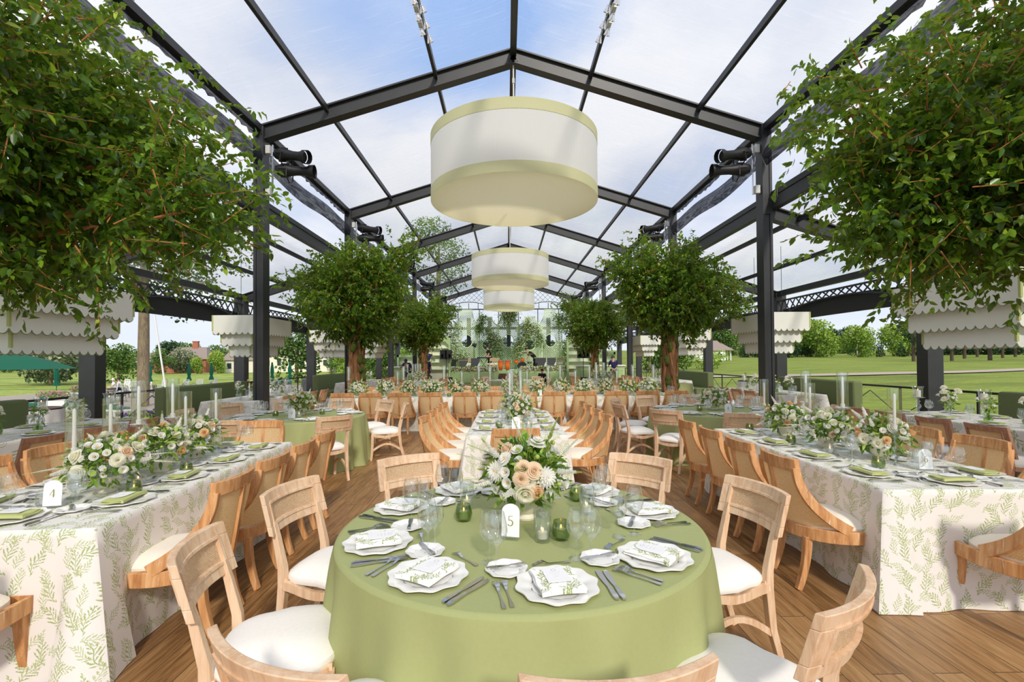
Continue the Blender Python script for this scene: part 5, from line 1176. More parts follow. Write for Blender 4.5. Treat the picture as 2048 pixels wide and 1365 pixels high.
for k, y in enumerate(YF[2:8]):
    for s in (-1, 1):
        side = 'left' if s < 0 else 'right'; x = HX+s*(HW-.16)
        o = thing('light_bracket', 'clamped vertical lighting pipe on %s main post, %s from camera' % (side, ORD[k]), 'bracket', (x, y, 0)); mb = MB()
        mb.tube([(-s*.10, -.02, 5.35), (-s*.10, -.02, 6.5)], .02, 8); mb.build('pipe', chrome, o)
        for z in (5.45, 6.38): mb = MB(); mb.box((-s*.02, -.04, z), (.10, .10, .18)); mb.build('clamp', clampm, o)
        for z, tilt, lb in ((6.28, 1.78, 'upper'), (5.92, 1.60, 'lower')):
            d = Vector((-s*math.sin(tilt)*.9, -.25 if z > 6.1 else .05, math.cos(tilt)*.9)); q = spot((x-s*.20, y-.05-(.0 if z > 6.1 else .0), z), 0, 'black spotlight, %s of pair on %s post, %s from camera' % (lb, side, ORD[k]), 'spotlights on the posts', 'spotlight', sc=1.45); q.rotation_euler = d.to_track_quat('Z', 'Y').to_euler()
def mk_par():
    o = thing('small_bulb_spotlight', None, 'spotlight'); mb = MB(); mb.tube([(0, 0, 0), (0, 0, -.05), (0, 0, -.10)], [.03, .05, .065], 12, cap=False); mb.ball((0, 0, 0), .035, 8, 5); mb.tube([(0, 0, 0), (0, .0, .10)], .012, 6); mb.build('housing', chrome, o, True)
    mb = MB(); mb.disc(.055, (0, 0, -.085), 14); mb.build('lens', brass, o); mb = MB(); mb.ball((0, 0, -.08), .018, 6, 5); mb.build('bulb', lampon, o); return o
par = Kind(mk_par)
for s in (-1, 1):
    for i in range(6):
        y = 8.15+i*.2; q = par((HX+s*1.75-s*(.10 if i % 2 else -.02), y, slope(1.75)-.26), 0, 'small silver bulb spotlight under roof purlin, %s side' % ('left' if s < 0 else 'right'), 'bulb spotlights on %s purlin' % ('left' if s < 0 else 'right'), 'spotlight'); q.rotation_euler = (.5, s*.3, 0)
    mb = MB()
    for i in range(3): mb.box((0, .15+i*.40, 0), (.08, .26, .10))
    o = mb.build('light_ballast', clampm); o.location = (HX+s*1.75+s*.02, 8.0, slope(1.75)-.17); tag(o, 'row of white ballast boxes under the %s roof purlin' % ('left' if s < 0 else 'right'), 'light fitting')
def fan(x, y, z, rz, label):
    o = thing('cage_fan', label, 'fan', (x, y, z), rz); mb = MB(); r_ = .36
    for i in range(40): a = 2*PI*i/40; mb.tube([(.04*math.cos(a), .10, .04*math.sin(a)), (r_*.8*math.cos(a+.2), .085, r_*.8*math.sin(a+.2)), (r_*math.cos(a+.25), 0, r_*math.sin(a+.25)), (r_*.8*math.cos(a+.2), -.09, r_*.8*math.sin(a+.2)), (.05*math.cos(a), -.11, .05*math.sin(a))], .0022, 4, cap=False)
    for rr_ in (.12, .24, .36): mb.sweep([(rr_*math.cos(a), .0 if rr_ > .3 else -.10, rr_*math.sin(a)) for a in [2*PI*i/32 for i in range(32)]], (0, 1, 0), .010, .010, closed=True)
    mb.build('cage', blackf, o); mb = MB()
    for i in range(4): a = i*PI/2; mb.slab(lambda u, v: ((.05+.26*u)*math.cos(a)-(v-.5)*.16*math.sin(a), (v-.5)*.06, (.05+.26*u)*math.sin(a)+(v-.5)*.16*math.cos(a)), 4, 2, (0, .004, 0))
    mb.build('blades', tarp, o); mb = MB(); mb.lathe([(.0, 0), (.08, 0), (.08, .16), (0, .16)], 14); mb.xf(Matrix.Rotation(-PI/2, 4, 'X')); mb.box((0, .2, 0), (.06, .25, .06)); mb.build('motor', blackf, o)
    tg = Matrix.Rotation(-rz, 3, 'Z') @ Vector(((9.52 if x > 0 else -9.12)-x, 10.70-y, 0)); mb = MB(); mb.tube([(0, .26, 0), tuple(tg)], .022, 8); mb.build('mounting_arm', blackm, o); return o
fan(HX+8.55, 10.15, 2.72, .5, 'black cage fan on the right outer post behind the scalloped chandelier'); fan(HX-8.75, 10.3, 2.60, -.7, 'black cage fan on the left outer post behind the scalloped chandelier')
# ------------------------------------------------------------------ stage
st = thing('stage', 'sage green panelled stage with flower-edged front', 'stage', (0, 33, 0)); mb = MB()
mb.box((.42, 4.0, .44), (9.3, 6.6, .86)); mb.box((-2.4, .35, .44), (3.64, .7, .86)); mb.box((2.94, .35, .44), (4.2, .7, .86)); mb.build('platform', sage, st)
for x0, x1 in ((-4.1, -2.5), (-2.4, -.7), (.95, 2.5), (2.6, 3.9), (4.0, 4.95)):
    mb = MB(); y = -.012
    for (a, b, c_, d_) in ((x0+.1, x1-.1, .72, .745), (x0+.1, x1-.1, .14, .165)): mb.box(((a+b)/2, y, (c_+d_)/2), (b-a, .025, .025))
    for x in (x0+.1, x1-.1): mb.box((x, y, .44), (.025, .025, .6))
    mb.build('moulding', sagel, st)
mb = MB()
for i in range(3): mb.box((.13, .55-.28*i-.0, .22*(3-i)/2), (1.3, .28, .22*(3-i)))
mb.build('steps', brownp, st)
def hedge(name, x0, x1, y, z, label, seed, hgt=.28, dep=.25, nleaf=2200, nfl=420):
    o = thing(name, label, 'flower hedge', (0, y, z)); rs = np.random.RandomState(seed); L = x1-x0
    B = np.stack([x0+L*rs.rand(nleaf), rs.normal(size=nleaf)*dep*.5, rs.rand(nleaf)*hgt], 1); D = unit(rs.normal(size=(nleaf, 3))+np.array([0, -.3, .5])); part('foliage', leafmesh('foliage', B, D, .09*(.6+.8*rs.rand(nleaf)), rs.rand(nleaf)*.9, bloomleaf, wid=.24), o)
    for mm, fr_, nm in ((pwhite, .5, 'white_blossoms'), (pcream, .3, 'cream_blossoms'), (ppeach, .2, 'peach_blossoms')):
        mb = MB()
        for i in range(int(nfl*fr_)): mb.ball((x0+L*rs.rand(), rs.normal()*dep*.45-.08, hgt*rs.rand()), .028+.025*rs.rand(), 6, 4)
        tag(mb.build(nm, mm, o, True), kind='stuff')
hedge('flower_border', -4.3, -.6, 33.1, .88, 'long border of white and peach flowers along left stage edge', 1); hedge('flower_border', .9, 5.1, 33.1, .88, 'long border of white and peach flowers along right stage edge', 2)
# trellis backdrop
def trellis(cx_, y, hw, ztop, thw, zsh, oz, orx, orz, label, flw=None, step=.155):
    o = thing('trellis_panel', label, 'trellis panel', (cx_, y, .87)); Z = lambda z: z-.87
    def edge(z):
        if z <= zsh: return hw
        f = (z-zsh)/(ztop-zsh); return thw+(hw-thw)*(1-f)**2.2 if f < 1 else -1
    def inside(x, z): return .92 < z < ztop and abs(x) < edge(z) and ((x/orx)**2+((z-oz)/orz)**2 > 1)
    mb = MB(); n_ = int((hw*2+ztop)/step)+2
    for s in (-1, 1):
        for i in range(-n_, n_+1):
            run = None; j = 0; z = .9
            while z <= ztop+.04:
                x = i*step+s*(z-.9)
                if inside(x, z): run = [(x, z), (x, z)] if run is None else [run[0], (x, z)]
                elif run: 
                    if run[0] != run[1]: mb.bar((run[0][0], s*.008, Z(run[0][1])), (run[1][0], s*.008, Z(run[1][1])), .012, .036, (0, 1, 0))
                    run = None
                z += .03
            if run and run[0] != run[1]: mb.bar((run[0][0], s*.008, Z(run[0][1])), (run[1][0], s*.008, Z(run[1][1])), .012, .036, (0, 1, 0))
    mb.build('lattice', sagel, o)
    mb = MB(); zs_ = [.9+(ztop-.9)*i/30 for i in range(31)]
    for s in (-1, 1): mb.sweep([(s*max(edge(min(z, ztop-.001)), thw), 0, Z(z)) for z in zs_], (0, 1, 0), .05, .07)
    mb.box((0, 0, Z(ztop)), (thw*2+.1, .05, .07)); mb.box((0, 0, Z(ztop-.22)), (thw*2+.1, .04, .05)); mb.box((0, 0, Z(zsh)), (hw*2, .04, .05)) if 0 else None
    mb.sweep([(orx*math.cos(a), 0, Z(oz)+orz*math.sin(a)) for a in [2*PI*i/32 for i in range(32)]], (0, 1, 0), .05, .06, closed=True); mb.build('frame', sagel, o)
    return o
trellis(-3.2, 38.6, .90, 5.66, .45, 4.42, 3.15, .45, .52, 'tall pale green trellis panel at far left of the stage backdrop'); trellis(.15, 38.6, .92, 5.66, .45, 4.42, 3.15, .45, .52, 'tall pale green trellis panel at the centre of the stage backdrop'); trellis(3.56, 38.6, .92, 5.66, .45, 4.42, 3.15, .45, .52, 'tall pale green trellis panel at far right of the stage backdrop')
trellis(-1.52, 38.2, .92, 5.03, .36, 4.3, 2.80, .42, .42, 'lower pale green trellis panel left of centre on backdrop'); trellis(1.88, 38.2, .98, 5.03, .38, 4.3, 2.80, .42, .42, 'lower pale green trellis panel right of centre on backdrop')
def climber(pts, rad, label, seed, nleaf=1100, nfl=260):
    o = thing('climbing_flowers', label, 'climbing flowers', (0, 37.95, 0)); rs = np.random.RandomState(seed); k = len(pts); idx = rs.randint(0, k, nleaf); P_ = np.array(pts)
    B = np.stack([P_[idx, 0]+rs.normal(size=nleaf)*rad, rs.normal(size=nleaf)*.12, P_[idx, 1]+rs.normal(size=nleaf)*rad], 1); D = unit(rs.normal(size=(nleaf, 3))+np.array([0, -.4, 0])); part('foliage', leafmesh('foliage', B, D, .13*(.6+.8*rs.rand(nleaf)), rs.rand(nleaf)*.8, bloomleaf, wid=.24), o)
    mb = MB(); idx = rs.randint(0, k, nfl)
    for i in idx: mb.ball((P_[i, 0]+rs.normal()*rad*.95, -.1+rs.normal()*.08, P_[i, 1]+rs.normal()*rad*.95), .025+.025*rs.rand(), 6, 4)
    tag(mb.build('blossoms', pcream, o, True), kind='stuff')
climber([(.1, 5.4), (.3, 5.2), (-.1, 5.1), (.4, 4.9), (.0, 4.7), (.5, 5.4)], .28, 'large leafy flower cluster crowning the centre trellis', 5, 1300, 240); climber([(-1.1, 3.4), (-.8, 3.1), (-.9, 2.6), (-.7, 2.2), (-1.4, 3.7)], .22, 'flower vine right of the left lower trellis window', 6)
climber([(-4.4, 3.6), (-4.2, 3.0), (-4.2, 2.4), (-3.9, 1.9), (-4.3, 1.5), (-3.4, 1.7), (-3.9, 4.2)], .26, 'white flowers climbing the left edge of the trellis backdrop', 7, 1500, 330); climber([(1.8, 4.4), (1.5, 4.1), (2.2, 4.0), (1.9, 3.8), (2.5, 3.5), (2.7, 3.1), (1.4, 3.4), (1.1, 2.9), (.9, 2.4), (.9, 1.9)], .24, 'flower garland arching over the right lower trellis window', 8, 2000, 360)
climber([(-2.0, 4.7), (-2.2, 4.3), (-2.1, 3.9), (-1.9, 5.0)], .2, 'leafy greenery between the two left trellis panels', 9, 700, 20); climber([(4.5, 4.9), (4.3, 4.6), (4.1, 4.9), (4.6, 4.2), (4.8, 5.2)], .26, 'leafy greenery on the top right of the trellis backdrop', 10, 1000, 30); climber([(4.9, 3.0), (4.8, 2.4), (4.7, 1.9)], .2, 'white flowers low on the right edge of trellis backdrop', 11, 600, 100)
# bars with shelves either side of the stage
def shelves(x, y, w_, h, z0, label, arch=True, rows=5):
    o = thing('bar_shelf_unit', label, 'shelving', (x, y, 0)); mb = MB()
    for s in (-1, 1): mb.box((s*(w_/2-.06), 0, h/2), (.12, .4, h))
    mb.box((0, 0, h-.08 if not arch else h-.05), (w_, .4, .16 if not arch else .10)); mb.box((0, .19, h/2), (w_, .03, h), mi=1)
    if arch:
        a_ = w_/2-.12; mb.slab(lambda u, v: (-a_+2*a_*u, -.19, (h-.62+.45*math.sin(PI*min(max(u, .001), .999))**.8)*(1-v)+(h-.05)*v), 16, 1, (0, .04, 0))
    mb.build('carcass', [sage, sagei], o)
    for i in range(rows): mb = MB(); mb.box((0, .0, z0+i*.48), (w_-.24, .36, .04)); mb.build('shelf', sagel, o)
shelves(4.95, 32.6, 1.7, 3.25, 1.0, 'tall arched green shelf unit right of the stage'); shelves(6.75, 32.4, 1.2, 2.1, 1.0, 'lower green shelf unit at far right beyond the ficus', False, 3); shelves(-4.65, 32.6, 1.7, 3.25, 1.0, 'tall arched green shelf unit left of the stage'); shelves(-6.6, 32.4, 1.5, 2.0, .9, 'lower green shelf unit at far left behind the ficus', False, 3)
for x0, x1, sd_ in ((4.55, 7.6, 'right'), (-7.6, -5.6, 'left')):
    o = thing('bar_counter', 'green panelled bar counter with white top %s of the stage' % sd_, 'bar', ((x0+x1)/2, 31.0, 0)); mb = MB(); mb.box((0, 0, .58), (x1-x0, .6, 1.16)); mb.build('front', sage, o); mb = MB(); mb.box((0, -.02, 1.2), (x1-x0+.1, .7, .09)); mb.build('countertop', whitep, o)
    for i in range(3): mb = MB(); w_ = (x1-x0)/3-.2; cxp = -(x1-x0)/2+(x1-x0)*(i+.5)/3; mb.box((cxp, -.31, .95), (w_, .02, .03)); mb.box((cxp, -.31, .2), (w_, .02, .03)); mb.box((cxp-w_/2, -.31, .58), (.03, .02, .75)); mb.box((cxp+w_/2, -.31, .58), (.03, .02, .75)); mb.build('moulding', sagel, o)
for i, (x, z) in enumerate([(-4.9, 1.5), (-4.4, 1.98), (4.7, 2.46), (-6.4, 1.86)]): vsB((x, 32.5, z+.02 if i < 3 else 1.88), i, 'small vase of yellow and white flowers on bar shelf, %s' % ['left unit lower shelf', 'left unit upper shelf', 'right unit', 'far left unit'][i], cat='bud vase')
# band gear
def speakers(x, y, label, s):
    o = thing('speaker_tower', label, 'speaker', (x, y, 0)); mb = MB(); mb.box((.12, 0, .25), (.55, .5, .46)); mb.build('subwoofer', blackf, o, bevel=.02); mb = MB(); mb.tube([(0, 0, .48), (0, 0, 2.0)], .02, 8); mb.build('pole', blackf, o)
    for q in (-1, 1):
        mb = MB(); mb.box((q*.19, -.03, 2.0), (.36, .32, .62), Matrix.Rotation(q*.25, 3, 'Z')); c_ = mb.build('cabinet', blackf, o, bevel=.015)
        mb = MB()
        for zz_ in (1.85, 2.15): mb.lathe([(.04, 0), (.12, 0), (.13, .01)], 16); 
        mb.xf(Matrix.Translation((q*.19, -.2, 1.9)) @ Matrix.Rotation(PI/2, 4, 'X')); mb.build('cone', tarp, c_)
    return o
speakers(-4.05, 32.2, 'black twin loudspeakers on a pole left of the stage', -1); speakers(4.85, 30.2, 'black twin loudspeakers on a pole right of the stage', 1)
mb = MB(); mb.box((0, 0, .42), (.34, .3, .82), Matrix.Rotation(.2, 3, 'Y')); o = mb.build('loudspeaker', blackf, bevel=.02); o.location = (-3.75, 33.8, .87); tag(o, 'black tilted stage loudspeaker behind the left flower border', 'speaker')
def mstand(x, y, label, text=None, w_=.62, tri=True):
    o = thing('music_stand', label, 'music stand', (x, y, .87)); mb = MB(); mb.box((0, 0, .52), (w_, .03, .72), Matrix.Rotation(-.08, 3, 'X')); b = mb.build('front_board', tarp, o)
    if tri: mb = MB(); mb.add([(w_*.5, -.03, .18), (w_*.14, -.03, .18), (w_*.5, -.03, .62)], [(0, 1, 2)]); mb.build('white_triangle', whitep, b)
    if text:
        cu = bpy.data.curves.new('lettering', 'FONT'); cu.body = text; cu.size = .105; cu.extrude = .002; cu.align_x = 'CENTER'; to = bpy.data.objects.new('lettering', cu); C.objects.link(to); to.parent = b; to.location = (0, -.035, .70); to.rotation_euler = (PI/2, 0, 0); cu.materials.append(goldt)
        bpy.context.view_layer.update(); me_ = bpy.data.meshes.new_from_object(to.evaluated_get(bpy.context.evaluated_depsgraph_get())); q_ = part('lettering', me_, b, (0, -.035, .70), (PI/2, 0, 0)); bpy.data.objects.remove(to); q_.name = 'lettering'
    mb = MB(); mb.box((0, .15, .08), (w_*.8, .3, .14)); mb.build('foot', blackf, o)
mstand(-3.05, 34.0, 'black music stand with gold lettering and white triangle', 'EVOLUTION'); mstand(-2.22, 34.0, 'black music stand right of the lettered one'); mstand(2.35, 34.6, 'taller black music stand behind the two right ones', tri=False, w_=.55); mstand(2.50, 34.0, 'black music stand with white triangle, right of the drums'); mstand(3.20, 34.0, 'rightmost black music stand with white triangle')
def conga(x, y, label):
    o = thing('conga_drum', label, 'drum', (x, y, .87)); mb = MB(); mb.lathe([(.12, .02), (.15, .15), (.185, .42), (.18, .58), (.15, .72)], 20); mb.build('shell', orangel, o, True)
    mb = MB(); mb.lathe([(.152, .70), (.16, .70), (.16, .73), (.0, .735)], 20); mb.lathe([(.115, 0), (.125, 0), (.125, .03)], 20); mb.build('chrome_rim', chrome, o, True)
conga(-.42, 33.8, 'left of the two orange conga drums on stage'); conga(.06, 33.8, 'right of the two orange conga drums on stage')
o = thing('drum_kit', 'drum kit with black bass drum and cymbals on the stage', 'drums', (1.2, 34.6, .87))
def drum(x, y, z, r_, d_, rot, m, nm): mb = MB(); mb.lathe([(0, -d_/2), (r_, -d_/2), (r_, d_/2), (0, d_/2)], 20); mb.xf(Matrix.Translation((x, y, z)) @ rot); mb.build(nm, m, o, 40)
drum(-.1, -.4, .30, .29, .4, Matrix.Rotation(PI/2, 4, 'X') @ Matrix.Rotation(.3, 4, 'Y'), blackf, 'bass_drum'); drum(-.05, -.2, .72, .15, .18, Matrix.Rotation(.3, 4, 'X'), orangel, 'tom'); drum(-.5, -.2, .62, .17, .2, Matrix.Rotation(.1, 4, 'X'), orangel, 'tom'); drum(.45, -.1, .55, .18, .14, Matrix.Rotation(.1, 4, 'X'), chrome, 'snare')
for x, z in ((-.55, 1.0), (.5, 1.15), (.1, 1.25)): drum(x, 0, z, .22, .01, Matrix.Rotation(.25, 4, 'X'), brass, 'cymbal'); mb = MB(); mb.tube([(x, 0, 0), (x, 0, z)], .01, 6); mb.build('cymbal_stand', chrome, o)
o = thing('keyboard', 'black stage keyboard on stand beside the man in black', 'keyboard', (-1.65, 34.6, .87)); mb = MB(); mb.box((0, 0, .92), (.95, .32, .10)); mb.build('body', blackf, o, bevel=.01); mb = MB(); mb.box((0, -.03, .975), (.85, .14, .012)); mb.build('keys', whitep, o); mb = MB(); mb.bar((-.3, -.1, 0), (.3, .1, .87), .03); mb.bar((.3, -.1, 0), (-.3, .1, .87), .03); mb.build('stand', blackf, o)
o = thing('stage_lamp', 'black lamp on a tall stand before the left trellis', 'lamp', (-2.4, 35.2, .87)); mb = MB(); mb.tube([(0, 0, 0), (0, 0, 1.75)], .015, 6); mb.build('stand', blackf, o); mb = MB(); mb.tube([(-.12, 0, 1.9), (.18, 0, 1.8)], [.09, .17], 10); mb.build('lamp_head', blackf, o)
for i, (x, y) in enumerate([(-1.15, 35.0), (3.9, 34.9), (4.5, 34.6), (-2.7, 35.3), (-.9, 35.6)]): palec((x, y, .87), 0 if i % 2 else .5, 'pale cane chair on the stage, %s' % ['beside the keyboard', 'right behind the flowers', 'beside the man in navy', 'behind the music stands', 'behind the man in black'][i], cat='chair')

# ------------------------------------------------------------------ people
def person(label, x, y, z, rz, J, top, low, hairc=None, cap=None, shoes=None, long_=False, vis=None):
    """J: dict of joints in local metres, +y is the way they face"""
    o = thing('person', label, 'person', (x, y, z), rz)
    def sk(name, chain, rad, m, sub=1, parent=o):
        me = bpy.data.meshes.new(name); names = list(chain[0]) if isinstance(chain, tuple) else chain; idx = {}; V = []; E = []
        for c_ in rad: idx[c_] = len(V); V.append(J[c_])
        for c_ in chain:
            for a, b in zip(c_[:-1], c_[1:]): E.append((idx[a], idx[b]))
        me.from_pydata(V, E, []); q = bpy.data.objects.new(name, me); C.objects.link(q); q.parent = parent; md = q.modifiers.new('skin', 'SKIN'); md.use_smooth_shade = True
        for c_, r_ in rad.items(): sv_ = me.skin_vertices[0].data[idx[c_]]; sv_.radius = (r_, r_) if not isinstance(r_, tuple) else r_; sv_.use_root = (c_ == 'pelvis')
        s2 = q.modifiers.new('sub', 'SUBSURF'); s2.levels = sub; s2.render_levels = sub; me.materials.append(m); return q
    L = {'pelvis': .12, 'waist': .11, 'chest': .145, 'neck': .052, 'jaw': .07, 'head': .098, 'crown': .07}
    ch = [['pelvis', 'waist', 'chest', 'neck', 'jaw', 'head', 'crown']]
    for s in 'LR':
        L.update({'sh'+s: .06, 'el'+s: .042, 'wr'+s: .028, 'hd'+s: .034, 'fg'+s: .016, 'hip'+s: .095, 'kn'+s: .062, 'an'+s: .042, 'to'+s: .034}); ch += [['chest', 'sh'+s, 'el'+s, 'wr'+s, 'hd'+s, 'fg'+s], ['pelvis', 'hip'+s, 'kn'+s, 'an'+s, 'to'+s]]
    body = sk('body', ch, L, skin, 1)
    sl = {'pelvis': .155, 'waist': .155, 'chest': .19, 'neck0': .09, 'shL': .092, 'shR': .092, 'elL': .06, 'elR': .06, 'slL': .066, 'slR': .066}
    J['neck0'] = tuple(Vector(J['chest']).lerp(Vector(J['neck']), .6)); J['slL'] = tuple(Vector(J['shL']).lerp(Vector(J['elL']), .75)); J['slR'] = tuple(Vector(J['shR']).lerp(Vector(J['elR']), .75))
    sl.pop('elL'); sl.pop('elR'); sk('shirt', [['pelvis', 'waist', 'chest', 'neck0'], ['chest', 'shL', 'slL'], ['chest', 'shR', 'slR']], sl, top, 1)
    J['lowL'] = tuple(Vector(J['knL']).lerp(Vector(J['anL']), .9 if long_ else .05)); J['lowR'] = tuple(Vector(J['knR']).lerp(Vector(J['anR']), .9 if long_ else .05))
    sk('trousers', [['pelvis', 'hipL', 'knL', 'lowL'], ['pelvis', 'hipR', 'knR', 'lowR']], {'pelvis': .14, 'hipL': .115, 'hipR': .115, 'knL': .08, 'knR': .08, 'lowL': .066, 'lowR': .066}, low, 1)
    h = Vector(J['head']); up = (Vector(J['crown'])-Vector(J['jaw'])).normalized(); fw = J.get('face', Vector((0, 1, 0))); fw = (Vector(fw)-up*Vector(fw).dot(up)).normalized(); sd_ = fw.cross(up)
    mb = MB()
    for q in (-1, 1): p = h+fw*.092+sd_*q*.032+up*.01; mb.ball(tuple(p), .011, 6, 5)
    mb.build('eyes', hairm, o); mb = MB(); p = h+fw*.10-up*.025; mb.ball(tuple(p), .016, 6, 5, 0, (1, 1, 1.3)); 
    for q in (-1, 1): mb.ball(tuple(h+sd_*q*.098), .022, 6, 5)
    mb.build('nose_and_ears', skin, o, True)
    mb = MB(); p = h+fw*.094-up*.055; mb.box(tuple(p), (.04, .01, .008)); mb.build('mouth', pinkc, o)
    mb = MB(); mb.ball(tuple(h+up*.035-fw*.02), .108, 14, 8); mb.build('hair' if not cap else 'cap', cap or hairc or hairm, o, True)
    if cap: mb = MB(); M_ = Matrix((sd_, fw, up)).transposed(); mb.box(tuple(h+fw*.14+up*.05), (.14, .12, .012), M_); mb.build('cap_peak', cap, o, bevel=.004)
    mb = MB()
    for s in 'LR': a = Vector(J['an'+s]); b = Vector(J['to'+s]); mb.tube([tuple(a-(b-a)*.35-Vector((0, 0, .04))), tuple(a-Vector((0, 0, .03))), tuple(b-Vector((0, 0, .005)))], [.04, .052, .042], 8)
    mb.build('shoes', shoes or blackf, o, True); return o
def stand(h=1.78, lean=0, armL=None, armR=None, head=0, turn=0, stride=.05):
    k = h/1.78; J = {'pelvis': (0, 0, .95), 'waist': (0, .03*lean, 1.12), 'chest': (0, .22*lean, 1.34), 'neck': (0, .34*lean, 1.52), 'jaw': (0, .36*lean+.03*head, 1.59), 'head': (0, .38*lean+.06*head, 1.67-.02*head), 'crown': (0, .40*lean+.08*head, 1.73-.03*head)}
    for s, q in (('L', -1), ('R', 1)):
        J['sh'+s] = (q*.19, .26*lean, 1.43); J['el'+s] = (q*.25, .28*lean+.02, 1.15); J['wr'+s] = (q*.25, .30*lean+.12, .92); J['hip'+s] = (q*.10, 0, .88); J['kn'+s] = (q*.11, q*stride+.02, .50); J['an'+s] = (q*.12, q*stride*1.4, .09); J['to'+s] = (q*.14, q*stride*1.4+.17, .04)
    for s, ar in (('L', armL), ('R', armR)):
        if ar: J['el'+s], J['wr'+s] = ar
    for s in 'LR': a, b = Vector(J['el'+s]), Vector(J['wr'+s]); d = (b-a).normalized(); J['hd'+s] = tuple(b+d*.08); J['fg'+s] = tuple(b+d*.16)
    return {a: tuple(c_*k for c_ in b) for a, b in J.items()}
person('man in black t-shirt standing on stage looking down, facing left', -1.22, 35.0, .87, PI/2+.2, stand(1.78, .35, None, ((.25, .25, 1.15), (.15, .42, 1.0)), 2), blackc, blackc, long_=True)
J = stand(1.75, 1.6, ((-.22, .55, 1.05), (-.12, .75, .95)), ((.22, .55, 1.05), (.12, .75, .95)), 1); person('man with dark cap in black bending over the drums', 2.12, 35.5, .75, PI/2, J, blackc, blackc, cap=blackf, long_=True)
person('man in navy t-shirt and cap standing at right end of stage', 4.45, 34.4, .87, -PI/2-.2, stand(1.80, .05, None, None, .5), navy, camo, cap=navy)
person('man in navy t-shirt at the left bar, back to the camera', -4.98, 29.6, 0, -.15, stand(1.80, .25, ((-.26, .25, 1.12), (-.15, .45, 1.05)), ((.26, .22, 1.12), (.2, .42, 1.05)), 2), navy, khaki)
person('person in navy raised above the bar, reaching to the shelves', -5.25, 31.9, 1.02 - .45, .1, stand(1.75, .2, ((-.26, .25, 1.3), (-.25, .45, 1.42)), ((.3, .3, 1.42), (.25, .5, 1.6)), -1), navy, navy, long_=True)
J = stand(1.75, 1.3, ((-.35, .38, 1.05), (-.36, .48, 1.24)), ((.38, .4, 1.05), (.36, .5, 1.2)), 2); person('man in cap and dark top leaning forward left of far ficus', -6.15, 29.9, 0, PI, J, navy, navy, cap=tarp, shoes=pinkc, long_=True)
person('man in navy t-shirt with cap at right bar, back to camera', 6.62, 29.5, 0, .1, stand(1.84, .15, ((-.27, .2, 1.12), (-.18, .40, 1.12)), ((.27, .2, 1.12), (.2, .4, 1.12)), 1), navy, camo, cap=tarp)
def seated(h=1.75):
    J = {'pelvis': (0, 0, .50), 'waist': (0, -.02, .68), 'chest': (0, 0, .92), 'neck': (0, .03, 1.10), 'jaw': (0, .05, 1.17), 'head': (0, .06, 1.25), 'crown': (0, .06, 1.31)}
    for s, q in (('L', -1), ('R', 1)): J.update({'sh'+s: (q*.19, 0, 1.01), 'el'+s: (q*.24, .10, .76), 'wr'+s: (q*.18, .34, .74), 'hd'+s: (q*.16, .42, .74), 'fg'+s: (q*.15, .49, .73), 'hip'+s: (q*.10, .02, .48), 'kn'+s: (q*.13, .44, .50), 'an'+s: (q*.13, .44, .09), 'to'+s: (q*.14, .60, .04)})
    return J
J = {k: (v[0], v[1]-.1, v[2]-.36) for k, v in seated().items()}
for q_ in 'LR': sg = -1 if q_ == 'L' else 1; J.update({'kn'+q_: (sg*.2, .38, .38), 'an'+q_: (sg*.16, .52, .09), 'to'+q_: (sg*.17, .68, .04)})
person('dark-haired person sitting low before the stage, hair showing over chairs', 2.35, 31.6, 0, PI, J, blackc, blackc, long_=True)
o = thing('step_stool', 'grey step stool behind the left bar counter', 'stool', (-5.25, 31.9, 0)); mb = MB(); mb.box((0, 0, .55), (.5, .36, .04)); mb.box((-.23, 0, .27), (.04, .34, .54)); mb.box((.23, 0, .27), (.04, .34, .54)); mb.build('steps', tarp, o)

# ------------------------------------------------------------------ outside on the left: terrace furniture
GZ = lambda x, y: gz(x, y)+.05
def umb_closed(x, y, label, h=2.55):
    o = thing('closed_umbrella', label, 'umbrella', (x, y, GZ(x, y))); mb = MB(); mb.tube([(0, 0, 0), (0, 0, h)], .022, 8); mb.lathe([(0, 0), (.28, 0), (.25, .06), (0, .08)], 14); mb.build('pole', tarp, o)
    mb = MB(); rf = lambda a: 1+.16*math.sin(a*8); mb.lathe([(.20, .95), (.17, 1.1), (.10, 1.35), (.15, 1.6), (.13, 2.0), (.06, h-.12), (.10, h-.12), (.02, h)], 32, rf=rf); mb.build('furled_canopy', canvasg, o, True)
for i, (px, y, lb) in enumerate([(123, 36, 'closed green umbrella nearest the left edge, left of the black outer post'), (306, 42, 'closed green umbrella right of the grey tree trunk'), (383, 43.5, 'closed green umbrella left of the first scalloped chandelier post'), (427, 45, 'closed green umbrella beside the white chairs, next right'), (547, 46, 'closed green umbrella just right of the black main post'), (582, 47, 'closed green umbrella in front of round young tree')]): umb_closed((px-1013)/957*y, y, lb)
o = thing('open_umbrella', 'large open dark green umbrella at the left edge', 'umbrella', (-16.9, 16, -1.0)); mb = MB(); mb.lathe([(2.05, 2.42), (1.3, 2.72), (.5, 2.98), (.1, 3.06), (.1, 3.02)], 8); mb.lathe([(.42, 3.02), (.1, 3.12), (0, 3.14)], 8); mb.build('canopy', canvasg, o)
mb = MB(); mb.tube([(0, 0, 0), (0, 0, 3.0)], .03, 8); mb.build('pole', brownp, o)
for i in range(8): a = 2*PI*i/8; mb = MB(); mb.tube([(0, 0, 2.99), (2.03*math.cos(a), 2.03*math.sin(a), 2.40)], .010, 5); mb.build('rib', brownp, o)
